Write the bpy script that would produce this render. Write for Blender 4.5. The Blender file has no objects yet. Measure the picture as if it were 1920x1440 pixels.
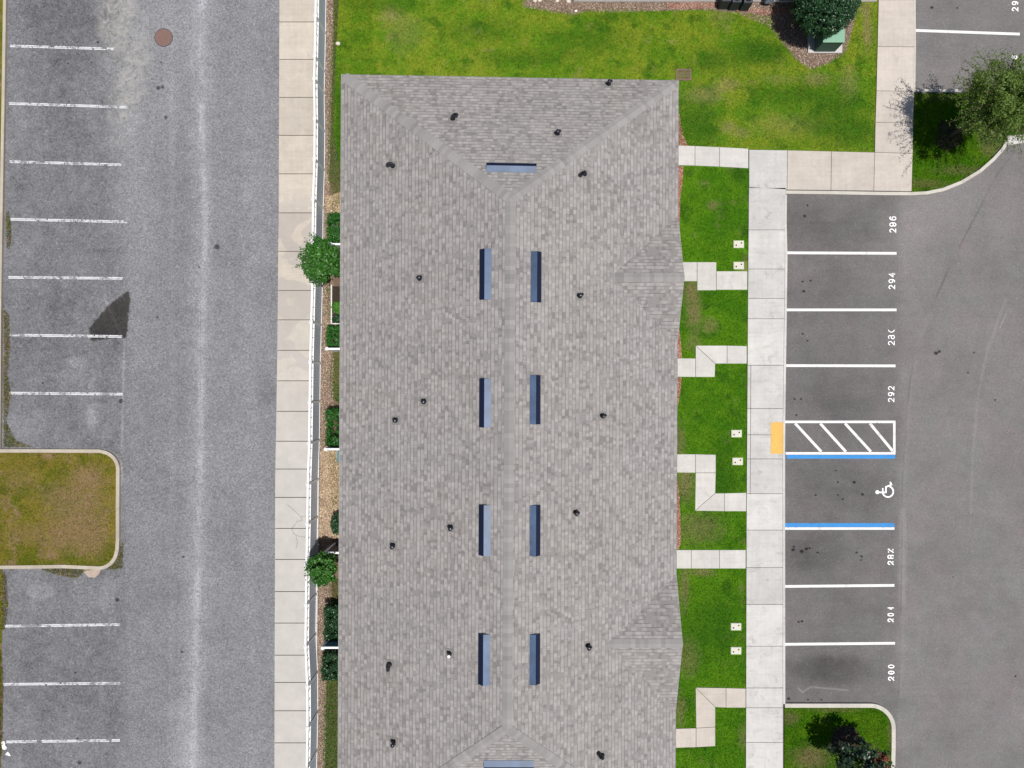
import bpy, math, random
import numpy as np
from mathutils import Vector
random.seed(7); rng = np.random.default_rng(7)
SC = bpy.context.scene; COL = SC.collection
R = math.radians

# ------------------------------------------------------------------ camera, world, sun, exposure
H = 34.8            # camera height in metres
F = 1347.0          # focal length in photo pixels (photo is 1920 wide)
cam = bpy.data.cameras.new('camera'); cam.sensor_width = 36; cam.lens = F / 1920 * 36
cam.clip_start = 0.5; cam.clip_end = 3000
camo = bpy.data.objects.new('camera', cam); COL.objects.link(camo)
camo.location = (0, 0, H); camo.rotation_euler = (0, 0, 0); SC.camera = camo
sdir = Vector((0.185, -0.13, 1.0)).normalized()
elev = math.asin(sdir.z)
w = bpy.data.worlds.new('World'); SC.world = w; w.use_nodes = True
wn = w.node_tree; bg = wn.nodes['Background']
sky = wn.nodes.new('ShaderNodeTexSky'); sky.sky_type = 'NISHITA'; sky.sun_disc = False
sky.sun_elevation = elev; sky.sun_rotation = math.atan2(sdir.x, sdir.y)
wn.links.new(sky.outputs[0], bg.inputs[0]); bg.inputs[1].default_value = 0.07
sl = bpy.data.lights.new('sun', 'SUN'); sl.energy = 4.4; sl.angle = R(0.53); sl.color = (1.0, 0.965, 0.92)
slo = bpy.data.objects.new('sun', sl); COL.objects.link(slo)
slo.rotation_euler = sdir.to_track_quat('Z', 'Y').to_euler(); slo.location = (10, -5, 60)
SC.view_settings.view_transform = 'Standard'; SC.view_settings.look = 'None'
SC.view_settings.exposure = 0.0; SC.view_settings.gamma = 1.0
SC.view_settings.use_curve_mapping = False
SC.cycles.max_bounces = 6; SC.cycles.transparent_max_bounces = 8

# ------------------------------------------------------------------ helpers
def P(px, py, z=0.0):
    """point of the place at height z that lies under photo pixel (px, py)"""
    k = (H - z) / F
    return Vector(((px - 960) * k, -(py - 720) * k, z))
def XY(px, py, z=0.0):
    p = P(px, py, z); return (p.x, p.y)

def tag(o, label=None, cat=None, group=None, kind=None):
    if label: o['label'] = label
    if cat: o['category'] = cat
    if group: o['group'] = group
    if kind: o['kind'] = kind
    return o
def empty(name, loc, rz=0):
    o = bpy.data.objects.new(name, None); COL.objects.link(o)
    o.location = loc; o.rotation_euler = (0, 0, rz); o.empty_display_size = .2
    return o

class MB:
    """collects faces, builds one mesh object"""
    def __init__(s): s.v = []; s.f = []; s.uv = []; s.smooth = False
    def face(s, pts, uvs=None):
        n = len(s.v); s.v += [tuple(p) for p in pts]; s.f.append(list(range(n, n + len(pts))))
        s.uv.append(uvs if uvs else [(0, 0)] * len(pts))
    def prism(s, poly, z0, z1, bottom=False):
        """poly: list of (x,y), any winding"""
        a = sum(poly[i][0]*poly[(i+1) % len(poly)][1] - poly[(i+1) % len(poly)][0]*poly[i][1] for i in range(len(poly)))
        if a < 0: poly = poly[::-1]
        n = len(s.v); m = len(poly)
        s.v += [(x, y, z1) for x, y in poly] + [(x, y, z0) for x, y in poly]
        s.f.append(list(range(n, n+m))); s.uv.append([(0, 0)]*m)
        for i in range(m):
            j = (i+1) % m
            s.f.append([n+i, n+m+i, n+m+j, n+j]); s.uv.append([(0, 0)]*4)
        if bottom: s.f.append(list(range(n+2*m-1, n+m-1, -1))); s.uv.append([(0, 0)]*m)
    def box(s, c, d, fr=None):
        """axis box centre c size d, optional frame (ex,ey,ez)"""
        ex, ey, ez = fr if fr else (Vector((1,0,0)), Vector((0,1,0)), Vector((0,0,1)))
        c = Vector(c); a, b, e = d[0]/2, d[1]/2, d[2]/2
        q = [c + ex*x*a + ey*y*b + ez*z*e for z in (-1, 1) for x, y in ((-1,-1),(1,-1),(1,1),(-1,1))]
        n = len(s.v); s.v += [tuple(p) for p in q]
        for fc in ((3,2,1,0),(4,5,6,7),(0,1,5,4),(1,2,6,5),(2,3,7,6),(3,0,4,7)):
            s.f.append([n+i for i in fc]); s.uv.append([(0,0)]*4)
    def cyl(s, p0, p1, r0, r1=None, n=12, cap=True):
        p0 = Vector(p0); p1 = Vector(p1); r1 = r0 if r1 is None else r1
        d = (p1-p0).normalized(); a = d.orthogonal().normalized(); b = d.cross(a)
        k = len(s.v)
        for p, r in ((p0, r0), (p1, r1)):
            s.v += [tuple(p + a*math.cos(t*2*math.pi/n)*r + b*math.sin(t*2*math.pi/n)*r) for t in range(n)]
        for i in range(n):
            j = (i+1) % n; s.f.append([k+i, k+j, k+n+j, k+n+i]); s.uv.append([(0,0)]*4)
        if cap:
            s.f.append([k+n+i for i in range(n)]); s.uv.append([(0,0)]*n)
            s.f.append([k+n-1-i for i in range(n)]); s.uv.append([(0,0)]*n)
    def ball(s, c, r, nu=10, nv=7, sq=(1,1,1)):
        c = Vector(c)
        def pt(i, j):
            th = math.pi*j/nv; ph = 2*math.pi*i/nu
            return c + Vector((math.sin(th)*math.cos(ph)*r*sq[0], math.sin(th)*math.sin(ph)*r*sq[1], math.cos(th)*r*sq[2]))
        for i in range(nu):
            for j in range(nv):
                q = [pt(i, j), pt(i, j+1), pt(i+1, j+1), pt(i+1, j)]
                if j == 0: q = q[:3]
                elif j == nv-1: q = [q[0], q[1], q[3]]
                s.face(q)
    def build(s, name, m, parent=None, bevel=0, smooth=False):
        me = bpy.data.meshes.new(name); me.from_pydata(s.v, [], s.f)
        ul = me.uv_layers.new(name='UVMap'); flat = [c for f in s.uv for u in f for c in u]
        ul.data.foreach_set('uv', flat)
        if smooth: me.polygons.foreach_set('use_smooth', [True]*len(me.polygons))
        me.materials.append(m); me.update()
        o = bpy.data.objects.new(name, me); COL.objects.link(o)
        if parent: o.parent = parent; o.matrix_parent_inverse = mi(parent)
        if bevel:
            b = o.modifiers.new('bevel', 'BEVEL'); b.width = bevel; b.segments = 2; b.limit_method = 'ANGLE'
        return o
def mi(p):
    from mathutils import Matrix
    m = Matrix.Translation(p.location) @ p.rotation_euler.to_matrix().to_4x4()
    return m.inverted()
def np_mesh(name, verts, k, mat, parent=None):
    """verts (n*k,3) numpy, every k consecutive verts one face"""
    me = bpy.data.meshes.new(name); nv = len(verts); nf = nv // k
    me.vertices.add(nv); me.vertices.foreach_set('co', np.ascontiguousarray(verts, dtype=np.float32).ravel())
    me.loops.add(nv); me.loops.foreach_set('vertex_index', np.arange(nv, dtype=np.int32))
    me.polygons.add(nf); me.polygons.foreach_set('loop_start', np.arange(0, nv, k, dtype=np.int32))
    me.polygons.foreach_set('loop_total', np.full(nf, k, dtype=np.int32))
    me.materials.append(mat); me.update(calc_edges=True)
    o = bpy.data.objects.new(name, me); COL.objects.link(o)
    if parent: o.parent = parent; o.matrix_parent_inverse = mi(parent)
    return o

# ------------------------------------------------------------------ node expressions
class V:
    def __init__(s, g, k): s.g = g; s.k = k
    def _b(s, op, o, r=False): return s.g.m(op, *((o, s) if r else (s, o)))
    def __add__(s, o): return s._b('ADD', o)
    __radd__ = __add__
    def __sub__(s, o): return s._b('SUBTRACT', o)
    def __rsub__(s, o): return s._b('SUBTRACT', o, True)
    def __mul__(s, o): return s._b('MULTIPLY', o)
    __rmul__ = __mul__
    def __truediv__(s, o): return s._b('DIVIDE', o)
    def __gt__(s, o): return s._b('GREATER_THAN', o)
    def __lt__(s, o): return s._b('LESS_THAN', o)
class G:
    def __init__(g, name, rough=.9, spec=.25, metal=0.0):
        g.mat = bpy.data.materials.new(name); g.mat.use_nodes = True
        g.t = g.mat.node_tree; g.b = g.t.nodes['Principled BSDF']
        g.b.inputs['Roughness'].default_value = rough
        g.b.inputs['Specular IOR Level'].default_value = spec
        g.b.inputs['Metallic'].default_value = metal
        g.geo = g.n('ShaderNodeNewGeometry'); g.pos = g.geo.outputs['Position']
        sp = g.n('ShaderNodeSeparateXYZ'); g.t.links.new(g.pos, sp.inputs[0])
        g.x = V(g, sp.outputs[0]); g.y = V(g, sp.outputs[1]); g.z = V(g, sp.outputs[2])
        g.rnd = V(g, g.geo.outputs['Random Per Island'])
    def n(g, k): return g.t.nodes.new(k)
    def put(g, sock, v):
        if isinstance(v, V): g.t.links.new(v.k, sock)
        elif isinstance(v, bpy.types.NodeSocket): g.t.links.new(v, sock)
        else: sock.default_value = v
    def m(g, op, *a, clamp=False):
        d = g.n('ShaderNodeMath'); d.operation = op; d.use_clamp = clamp
        for i, q in enumerate(a): g.put(d.inputs[i], q)
        return V(g, d.outputs[0])
    def noise(g, scale, detail=3, rough=.6, vec=None, dist=0, off=None):
        d = g.n('ShaderNodeTexNoise'); d.inputs['Scale'].default_value = scale
        d.inputs['Detail'].default_value = detail; d.inputs['Roughness'].default_value = rough
        d.inputs['Distortion'].default_value = dist
        v = vec if vec is not None else g.pos
        if off is not None:
            a = g.n('ShaderNodeVectorMath'); g.put(a.inputs[0], v); a.inputs[1].default_value = (off, off*1.7, off*.3); v = a.outputs[0]
        g.put(d.inputs['Vector'], v); return V(g, d.outputs['Fac'])
    def vec(g, x, y, z=0.0):
        d = g.n('ShaderNodeCombineXYZ'); g.put(d.inputs[0], x); g.put(d.inputs[1], y); g.put(d.inputs[2], z); return d.outputs[0]
    def white(g, x, y):
        d = g.n('ShaderNodeTexWhiteNoise'); d.noise_dimensions = '2D'; g.put(d.inputs['Vector'], g.vec(x, y)); return V(g, d.outputs['Value'])
    def cells(g, scale, vec=None):
        d = g.n('ShaderNodeTexVoronoi'); d.inputs['Scale'].default_value = scale
        g.put(d.inputs['Vector'], vec if vec is not None else g.pos)
        sp = g.n('ShaderNodeSeparateColor'); g.t.links.new(d.outputs['Color'], sp.inputs[0]); return V(g, sp.outputs[0])
    def ss(g, v, a, b):
        d = g.n('ShaderNodeMapRange'); d.interpolation_type = 'SMOOTHSTEP'
        g.put(d.inputs['Value'], v); d.inputs['From Min'].default_value = a; d.inputs['From Max'].default_value = b
        return V(g, d.outputs[0])
    def mix(g, f, a, b, mode='MIX'):
        d = g.n('ShaderNodeMix'); d.data_type = 'RGBA'; d.blend_type = mode
        g.put(d.inputs[0], f)
        for s, q in ((d.inputs[6], a), (d.inputs[7], b)):
            if isinstance(q, tuple): s.default_value = (*q, 1)
            else: g.put(s, q)
        return V(g, d.outputs[2])
    def scale(g, c, f):
        """colour times scalar"""
        d = g.n('ShaderNodeVectorMath'); d.operation = 'SCALE'
        if isinstance(c, tuple): d.inputs[0].default_value = c
        else: g.put(d.inputs[0], c)
        g.put(d.inputs['Scale'], f); return V(g, d.outputs[0])
    def max(g, a, b): return g.m('MAXIMUM', a, b)
    def color(g, c):
        if isinstance(c, tuple): g.b.inputs['Base Color'].default_value = (*c, 1)
        else: g.put(g.b.inputs['Base Color'], c)
        return g
    def bump(g, h, dist=.01, s=.5):
        d = g.n('ShaderNodeBump'); d.inputs['Strength'].default_value = s; d.inputs['Distance'].default_value = dist
        g.put(d.inputs['Height'], h); g.t.links.new(d.outputs[0], g.b.inputs['Normal']); return g
    # world-space shapes given in photo pixels of the ground plane
    def blob(g, px, py, rx, ry, soft=.3, amp=.3, ns=1.5, ang=0, off=0):
        cx, cy = XY(px, py); k = H/F
        dx = g.x - cx; dy = g.y - cy
        if ang:
            c, s_ = math.cos(R(ang)), math.sin(R(ang))
            dx, dy = dx*c + dy*s_, dy*c - dx*s_
        d = g.m('SQRT', g.m('POWER', dx/(rx*k), 2.0) + g.m('POWER', dy/(ry*k), 2.0))
        if amp: d = d + (g.noise(ns, 4, .6, off=3.1+off) - .5) * amp * 2
        return g.ss(d, 1+soft, 1-soft)
    def convex(g, pts, soft, amp):
        w = [XY(*p) for p in pts]; best = None
        for (ax, ay), (bx, by) in zip(w, w[1:]+w[:1]):
            L = math.hypot(bx-ax, by-ay); nx, ny = -(by-ay)/L, (bx-ax)/L       # outward for clockwise
            d = (g.x-ax)*nx + (g.y-ay)*ny; best = d if best is None else g.max(best, d)
        best = best + (g.noise(3.2, 6, .7, off=27)-.5)*amp*2
        return g.ss(best, soft, -soft)
    def seg(g, pts, wpx, soft=.6, amp=0, ns=2.0, dashed=0):
        """mask near a polyline of photo pixels"""
        best = None; k = H/F
        for (a, b) in zip(pts[:-1], pts[1:]):
            ax, ay = XY(*a); bx, by = XY(*b); lx, ly = bx-ax, by-ay; L2 = lx*lx+ly*ly
            t = g.m('MULTIPLY', (g.x-ax)*lx + (g.y-ay)*ly, 1/L2, clamp=True)
            qx = g.x - ax - t*lx; qy = g.y - ay - t*ly
            d = g.m('SQRT', qx*qx + qy*qy)
            best = d if best is None else g.m('MINIMUM', best, d)
        best = best/(wpx*k)
        if amp: best = best + (g.noise(ns, 4, .6, off=7.7) - .5)*amp*2
        return g.ss(best, 1+soft, 1-soft)

def plain(name, c, rough=.6, spec=.3, metal=0., var=.12, ns=3.):
    g = G(name, rough, spec, metal); g.color(g.scale(c, 1 - var/2 + (g.noise(ns, 4)*var))); return g.mat

# ------------------------------------------------------------------ materials
def m_asphalt_old():
    g = G('weathered_asphalt', .92, .2)
    big = g.noise(.35, 4, .6); mid = g.noise(1.6, 4, .65)
    tone = .184 + (big-.5)*.10 + (mid-.5)*.085
    # parking bays darker than the driving lane
    bay = g.ss(g.x + (g.noise(.9, 3)-.5)*.8, XY(250, 0)[0], XY(215, 0)[0])
    tone = tone - bay*.030
    tone = tone + g.ss(g.x, XY(330,0)[0], XY(420,0)[0])*.012
    # long paving seam with pale dust on it
    seam = [(380,-40),(378,250),(386,420),(378,620),(375,900),(370,1100),(366,1240),(360,1480)]
    brk = g.ss(g.noise(.7, 5, .7, off=41), .30, .62)
    tone = tone + g.seg(seam, 5.5, .9, .9, 3.0)*brk*.085 + g.seg([(x-3, y) for x, y in seam], 18, .9, .9, 1.1)*.045
    tone = tone - g.seg([(379,20),(379,110)], .8, .5)*.06 - g.seg([(376,560),(376,760)], .8, .5, .5, 5)*.04
    tone = tone + g.seg([(196,560),(233,640),(229,790),(228,900)], 2.2, .8, .8, 3)*.05
    tone = tone + g.seg([(174,700),(172,790)], 7, .9, .7, 2)*.03
    tone = tone + g.seg([(340,1330),(352,1440)], 22, .9, .6, 1.2)*.035
    tone = tone + g.seg([(322,-20),(322,1480)], 5, .9, .9, 1.1)*.015 + g.seg([(470,-20),(470,1480)], 14, .9, .9, .8)*.012
    # mud and dust wash at the top
    n2 = g.noise(2.2, 6, .7, dist=1.2)
    wash = g.m('MULTIPLY', g.max(g.blob(222, 10, 38, 105, .6, .8, 1.3), g.blob(245, 150, 26, 95, .8, .9, 1.5, ang=-10)), g.ss(n2, .30, .66), clamp=True)
    swirl = g.ss(g.m('ABSOLUTE', g.noise(2.6, 5, .65, dist=2.2, off=55)-.5), .05, .0)
    zoneS = g.max(g.blob(235, 60, 60, 130, .8, .5), g.blob(255, 170, 40, 130, .8, .5))
    wash2 = g.max(g.blob(290, 90, 90, 150, .8, .8, 1.0), g.blob(250, 330, 40, 190, .9, .8, 1.2))
    tone = tone + wash2*.035 - swirl*zoneS*.035
    tone = tone + g.blob(147, 679, 20, 12, .3, .25)*.045 + g.blob(75, 1107, 24, 18, .25, .5)*.035 + g.blob(207, 1115, 26, 30, .5, .5)*.028
    tone = tone + g.blob(60, 790, 45, 35, .8, .6)*.025 + g.blob(172, 780, 12, 20, .8, .6)*.045 + g.blob(140, 860, 60, 18, .8, .6)*.02
    tone = tone - g.blob(120, 40, 70, 80, .8, .6)*.03 - g.blob(40, 640, 60, 60, .9, .6)*.015 - g.blob(108, 1250, 110, 60, .9, .6)*.015
    tone = tone - g.blob(502, 740, 18, 22, .5, .4)*.03 - g.blob(120, 560, 70, 22, .9, .6)*.02
    # oil leak
    oil = g.convex([(237,530),(245,560),(236,633),(172,638),(167,618),(177,592),(200,575)], .07, .20)
    dots = None
    for x, y, r in ((184,79,2.4),(127,119,1.6),(302,117,1.5),(311,220,3),(297,165,4),(305,163,3),(407,463,5),(373,501,1.8),(295,595,1.8),(80,718,2),(341,1222,2.6),(220,1125,4),(344,1044,2.5),(141,1261,2),(149,1430,4),(227,752,4),(145,1386,3),(285,148,1.5)):
        b = g.blob(x, y, r, r, .4, .5, 6); dots = b if dots is None else g.max(dots, b)
    grain = g.noise(9.5, 3, .8); fine = g.noise(22, 2, .7)
    tone = tone * (1 + (grain-.5)*1.1 + (fine-.5)*.8 + (g.cells(17.0)-.5)*.42)
    tone = tone + g.ss(g.noise(12, 1, .5, off=9), .63, .74)*.075 - g.ss(g.noise(10, 1, .5, off=19), .63, .75)*.05
    tone = tone + bay*((g.noise(3.2, 5, .75, dist=.8)-.5)*.10 + (g.noise(.8, 4, .6, vec=g.vec(g.x*1.3, g.y*.6), off=91)-.5)*.10)
    tone = tone * (1 - g.m('MULTIPLY', oil, .76)) * (1 - dots*.7)
    c = g.scale(g.mix(oil*.8, (1.0, .995, 1.045), (1.08, .98, .92)), tone)
    c = g.mix(wash*.62, c, g.scale((.40, .385, .345), .55+grain*.6+n2*.35))
    c = g.mix(g.noise(.45, 3, off=71), c, g.scale(c, .94))
    g.color(c); g.bump(grain, .01, .35); return g.mat
def m_asphalt_new():
    g = G('sealed_asphalt', .9, .25)
    big = g.noise(.3, 4, .6); mid = g.noise(1.3, 5, .65)
    tone = .158 + (big-.5)*.085 + (mid-.5)*.06
    lane = g.ss(g.x + (g.noise(.6, 3)-.5)*.5, XY(1670,0)[0], XY(1700,0)[0])
    tone = tone - (1-lane)*.034
    seam = [(1905,280),(1868,330),(1790,480),(1745,580),(1716,650),(1703,740),(1692,900),(1690,1100),(1685,1290),(1680,1400)]
    brk = g.ss(g.noise(.6, 5, .7, off=41), .35, .62)
    tone = tone - g.seg(seam, 1.5, .6, .9, 5)*brk*.04 + g.seg([(x+3, y) for x, y in seam[3:]], 5, .9, .8, 2)*.012
    tone = tone + g.seg([(1886,590),(1875,614)], 1.2, .6)*.06 + g.seg([(1886,560),(1850,660),(1834,740),(1824,850),(1820,960)], 2.5, .8, 1.4, 3)*.022
    tone = tone + g.seg([(1692,960),(1692,1130)], 6, .9, .8, 2)*.03 + g.seg([(1496,1290),(1505,1298),(1520,1288),(1590,1294)], 1.4, .7, .6, 3)*.06
    tone = tone - g.blob(1555, 1255, 75, 26, .5, .35)*.042 - g.blob(1530, 1035, 75, 30, .7, .5)*.03 - g.blob(1560, 745, 60, 30, .8, .5)*.02
    tone = tone - g.blob(1560, 915, 80, 50, .8, .5)*.02 - g.blob(1550, 420, 90, 40, .8, .5)*.015 + g.blob(1720, 400, 60, 160, .9, .5, .7, ang=-25)*.025
    tone = tone - g.blob(1820, 60, 90, 60, .9, .5)*.01
    spots = None
    for x, y, r in ((1487,1031,3.5),(1488,1025,2),(1503,1034,4),(1512,1029,3),(1518,1028,2),(1533,1036,2),(1606,1036,2.2),(1615,1043,3),(1614,1050,2),(1497,1166,2),(1504,1165,2.5),(1567,882,1.6),(1571,904,2),(1602,904,3.4),(1529,928,2),(1571,928,2),(1617,927,3),(1580,936,2),(1514,385,2),(1509,405,3),(1505,528,2),(1507,546,2.5),(1520,526,2),(1514,639,2),(1505,626,2),(1490,748,2.2),(1493,778,2),(1502,748,2),(1755,662,4),(1761,659,3),(1815,699,2),(1826,661,1.6),(1866,750,2),(1515,1312,2),(1540,1312,2),(1479,1310,3),(1904,1268,2),(1787,1082,1.5),(1747,14,3),(1795,15,2)):
        b = g.blob(x, y, r, r*.8, .4, .6, 6); spots = b if spots is None else g.max(spots, b)
    grain = g.noise(11, 3, .8); fine = g.noise(24, 2, .7)
    tone = tone * (1 + (grain-.5)*.7 + (fine-.5)*.5 + (g.cells(19.0)-.5)*.17)
    tone = tone + g.ss(g.noise(12, 1, .5, off=4), .68, .76)*.05
    tone = tone + (g.noise(1.1, 5, .7, vec=g.vec(g.x*.35, g.y*3.0), off=61)-.5)*.03
    tone = tone * (1 - spots*.8)
    c = g.mix(g.ss(g.noise(.42, 4, off=5), .35, .65), (1.09, .98, .975), (1.02, .985, .955))
    g.color(g.scale(c, tone)); g.bump(grain, .006, .3); return g.mat
def m_concrete(name, c, stain=.5, cracks=None, extra=None):
    g = G(name, .88, .25)
    n1 = g.noise(.9, 5, .62); n2 = g.noise(5, 4, .7); n3 = g.noise(26, 2)
    f = .93 + (n1-.5)*.34 + (n2-.5)*.24 + (n3-.5)*.14 + (g.rnd-.5)*.16
    col = g.scale(c, f)
    st = g.ss(g.noise(1.5, 6, .7, off=11, dist=.6), .54, .72)
    col = g.mix(st*stain, col, g.scale(tuple(q*.72 for q in c), f))
    pl = (g.noise(1.6, 4, .7, vec=g.vec(g.x*.25, g.y*5.0), off=5)-.5) + (g.noise(1.6, 4, .7, vec=g.vec(g.x*5.0, g.y*.25), off=15)-.5)
    col = g.scale(col, 1 + pl*.22)
    # dark mould streaks across the slabs
    st2 = g.ss(g.noise(1.0, 6, .75, vec=g.vec(g.x*1.0, g.y*3.0), off=2), .52, .75)
    col = g.mix(st2*stain*.65, col, tuple(q*.6 for q in c))
    if extra: col = extra(g, col)
    if cracks:
        cm = None
        for k in cracks:
            s = g.seg(k, .75, .6, .45, 6); cm = s if cm is None else g.max(cm, s)
        col = g.mix(cm*.45, col, (.14, .125, .115))
    g.color(col); g.bump(n2, .004, .3); return g.mat
def grass_cols(g, palette):
    """palette: lush, yellow, dry"""
    a = g.noise(.55, 4, .6, off=1.5); b = g.noise(1.7, 4, .65, off=6)
    lush, yel, dry, dark = palette['c']
    c = g.mix(g.ss(a*.6+b*.4, .38, .62), lush, yel)
    c = g.mix(g.ss(g.noise(1.0, 4, .6, off=20), .52, .70)*.8, c, dark)
    c = g.mix(g.ss(g.noise(1.25, 5, .65, off=33), .50 if palette['dry'] > .9 else .57, .66 if palette['dry'] > .9 else .70)*palette['dry'], c, dry)
    for (x, y, rx, ry, s) in palette.get('patches', ()):
        c = g.mix(g.blob(x, y, rx, ry, .8, .9, 3.0)*s, c, dry)
    for (x, y, rx, ry, s) in palette.get('lushp', ()):
        c = g.mix(g.blob(x, y, rx, ry, .7, .5, 1.5)*s, c, dark)
    return c
def m_grass(name, palette, blade=False):
    g = G(name, .85, .04)
    c = grass_cols(g, palette)
    if blade:
        c = g.mix(g.ss(g.cells(11.0), .72, .9)*.35, c, g.mix(.5, c, (.36,.42,.10)))
        c = g.scale(c, (.35 + g.rnd*1.25)*(.62 + g.cells(13.0)*.76)*(.75 + g.noise(5.5, 4, .7, off=81)*.5))
        g.color(c)
        tr = g.n('ShaderNodeBsdfTranslucent'); g.put(tr.inputs[0], c)
        mx = g.n('ShaderNodeMixShader'); mx.inputs[0].default_value = .35
        out = g.t.nodes['Material Output']
        g.t.links.new(g.b.outputs[0], mx.inputs[1]); g.t.links.new(tr.outputs[0], mx.inputs[2]); g.t.links.new(mx.outputs[0], out.inputs[0])
    else:
        n = g.noise(30, 3, .7)
        g.color(g.scale(c, .35 + n*.6)); g.bump(n, .03, .6)
    return g.mat
def m_leaf(name, c1, c2, tr=.25, rough=.45, spec=.5):
    g = G(name, rough, spec)
    c = g.mix(g.rnd, c1, c2); c = g.scale(c, .7 + g.noise(3.5, 3)*.6)
    g.color(c)
    t = g.n('ShaderNodeBsdfTranslucent'); g.put(t.inputs[0], c)
    mx = g.n('ShaderNodeMixShader'); mx.inputs[0].default_value = tr
    g.t.links.new(g.b.outputs[0], mx.inputs[1]); g.t.links.new(t.outputs[0], mx.inputs[2])
    g.t.links.new(mx.outputs[0], g.t.nodes['Material Output'].inputs[0]); return g.mat
def m_chips(name, c1, c2, c3):
    g = G(name, .9, .15)
    c = g.mix(g.rnd, c1, c2); c = g.mix(g.ss(g.m('FRACT', g.rnd*17.3), .72, .85), c, c3)
    g.color(g.scale(c, .6 + g.noise(1.2, 4)*.8)); return g.mat
def m_soil(name, c):
    g = G(name, .95, .1); n = g.noise(12, 5, .7); g.color(g.scale(c, .4 + n*1.1)); g.bump(n, .03, .8); return g.mat
def m_shingle():
    g = G('asphalt_shingles', .93, .15)
    uvn = g.n('ShaderNodeUVMap'); uvn.uv_map = 'UVMap'
    sp = g.n('ShaderNodeSeparateXYZ'); g.t.links.new(uvn.outputs[0], sp.inputs[0])
    u, v = V(g, sp.outputs[0]), V(g, sp.outputs[1])
    q = v/.146; row = g.m('FLOOR', q); fv = q - row
    r1 = g.white(row, 3.3)
    ua = u/.21 + r1*37.7; ca = g.m('FLOOR', ua); wa = g.white(ca, row)
    ub = u/.125 + r1*11.3 + .37; cb = g.m('FLOOR', ub); wb = g.white(cb, row+91.0)
    fa = ua - ca; fb = ub - cb
    tone = .262 + g.ss(wa, .55, .6)*.026 - g.ss(wa, .30, .25)*.034
    tone = tone + g.ss(wb, .78, .82)*.034 - g.ss(wb, .24, .2)*.038
    low = g.ss(fv, .20, .12)                       # course shadow painted dark along the butt edge of raised tabs
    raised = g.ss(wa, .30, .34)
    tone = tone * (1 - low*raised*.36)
    side = g.ss(fa, .10, .05)
    tone = tone * (1 - side*.10)
    tone = tone + (g.noise(.5, 4, .6)-.5)*.05 + (g.noise(2.3, 4, .6)-.5)*.035 + (g.noise(.9, 4, .6, vec=g.vec(u*.25, v*1.6), off=3)-.5)*.02
    tone = tone * (1 + (g.noise(34, 2, .7)-.5)*.30)
    c = g.mix(g.noise(.33, 3, off=8), (1.04, .985, .955), (1.075, .985, .91))
    c = g.mix(g.ss(g.white(cb+5.0, row), .8, .82)*.5, c, (1.04, .97, .95))
    g.color(g.scale(c, tone)); g.bump(raised*(1-fv), .008, .8); return g.mat
def m_cap():
    g = G('ridge_cap_shingles', .93, .15)
    t = .264 + (g.rnd-.5)*.06 - g.ss(g.m('FRACT', g.rnd*9.7), .85, .9)*.03
    g.color(g.scale((1.04, .985, .945), t*(1 + (g.noise(30, 2)-.5)*.25))); return g.mat
def m_paint(name, c, wear=.3, ns=9.0, base=(.17, .168, .175)):
    g = G(name, .7, .3)
    n = g.noise(ns, 5, .72, off=12); n2 = g.noise(1.3, 3, off=14)
    f = g.ss(n*.6 + n2*.4, wear-.035, wear+.035) if wear > 0 else None
    scuff = g.ss(g.noise(1.6, 5, .75, off=31), .56, .70); cc = g.scale(c, (.76 + g.noise(2.2, 5, .75, off=3)*.44)*(1 - scuff*.28))
    g.color(g.mix(f, base, cc) if f is not None else cc); return g.mat
def m_vinyl():
    g = G('white_vinyl', .45, .4)
    g.color(g.scale((.80, .805, .81), .97 + g.noise(2, 3)*.06)); return g.mat
def m_fence_panel():
    g = G('vinyl_fence_panel', .5, .35)
    st = g.m('FRACT', g.y/.152)                      # tongue and groove boards
    groove = g.ss(g.m('ABSOLUTE', st-.5), .46, .49)
    g.color(g.scale((.58, .64, .73), (.97+g.noise(1.5, 4)*.08)*(1-groove*.12))); g.bump(1-groove, .008, .7); return g.mat
def m_metal_blue():
    g = G('blue_painted_metal', .45, .4, .08)
    g.color(g.scale((.055, .092, .165), .2 + g.noise(1.1, 4, .6)*1.6)); return g.mat
MT = {}
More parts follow.
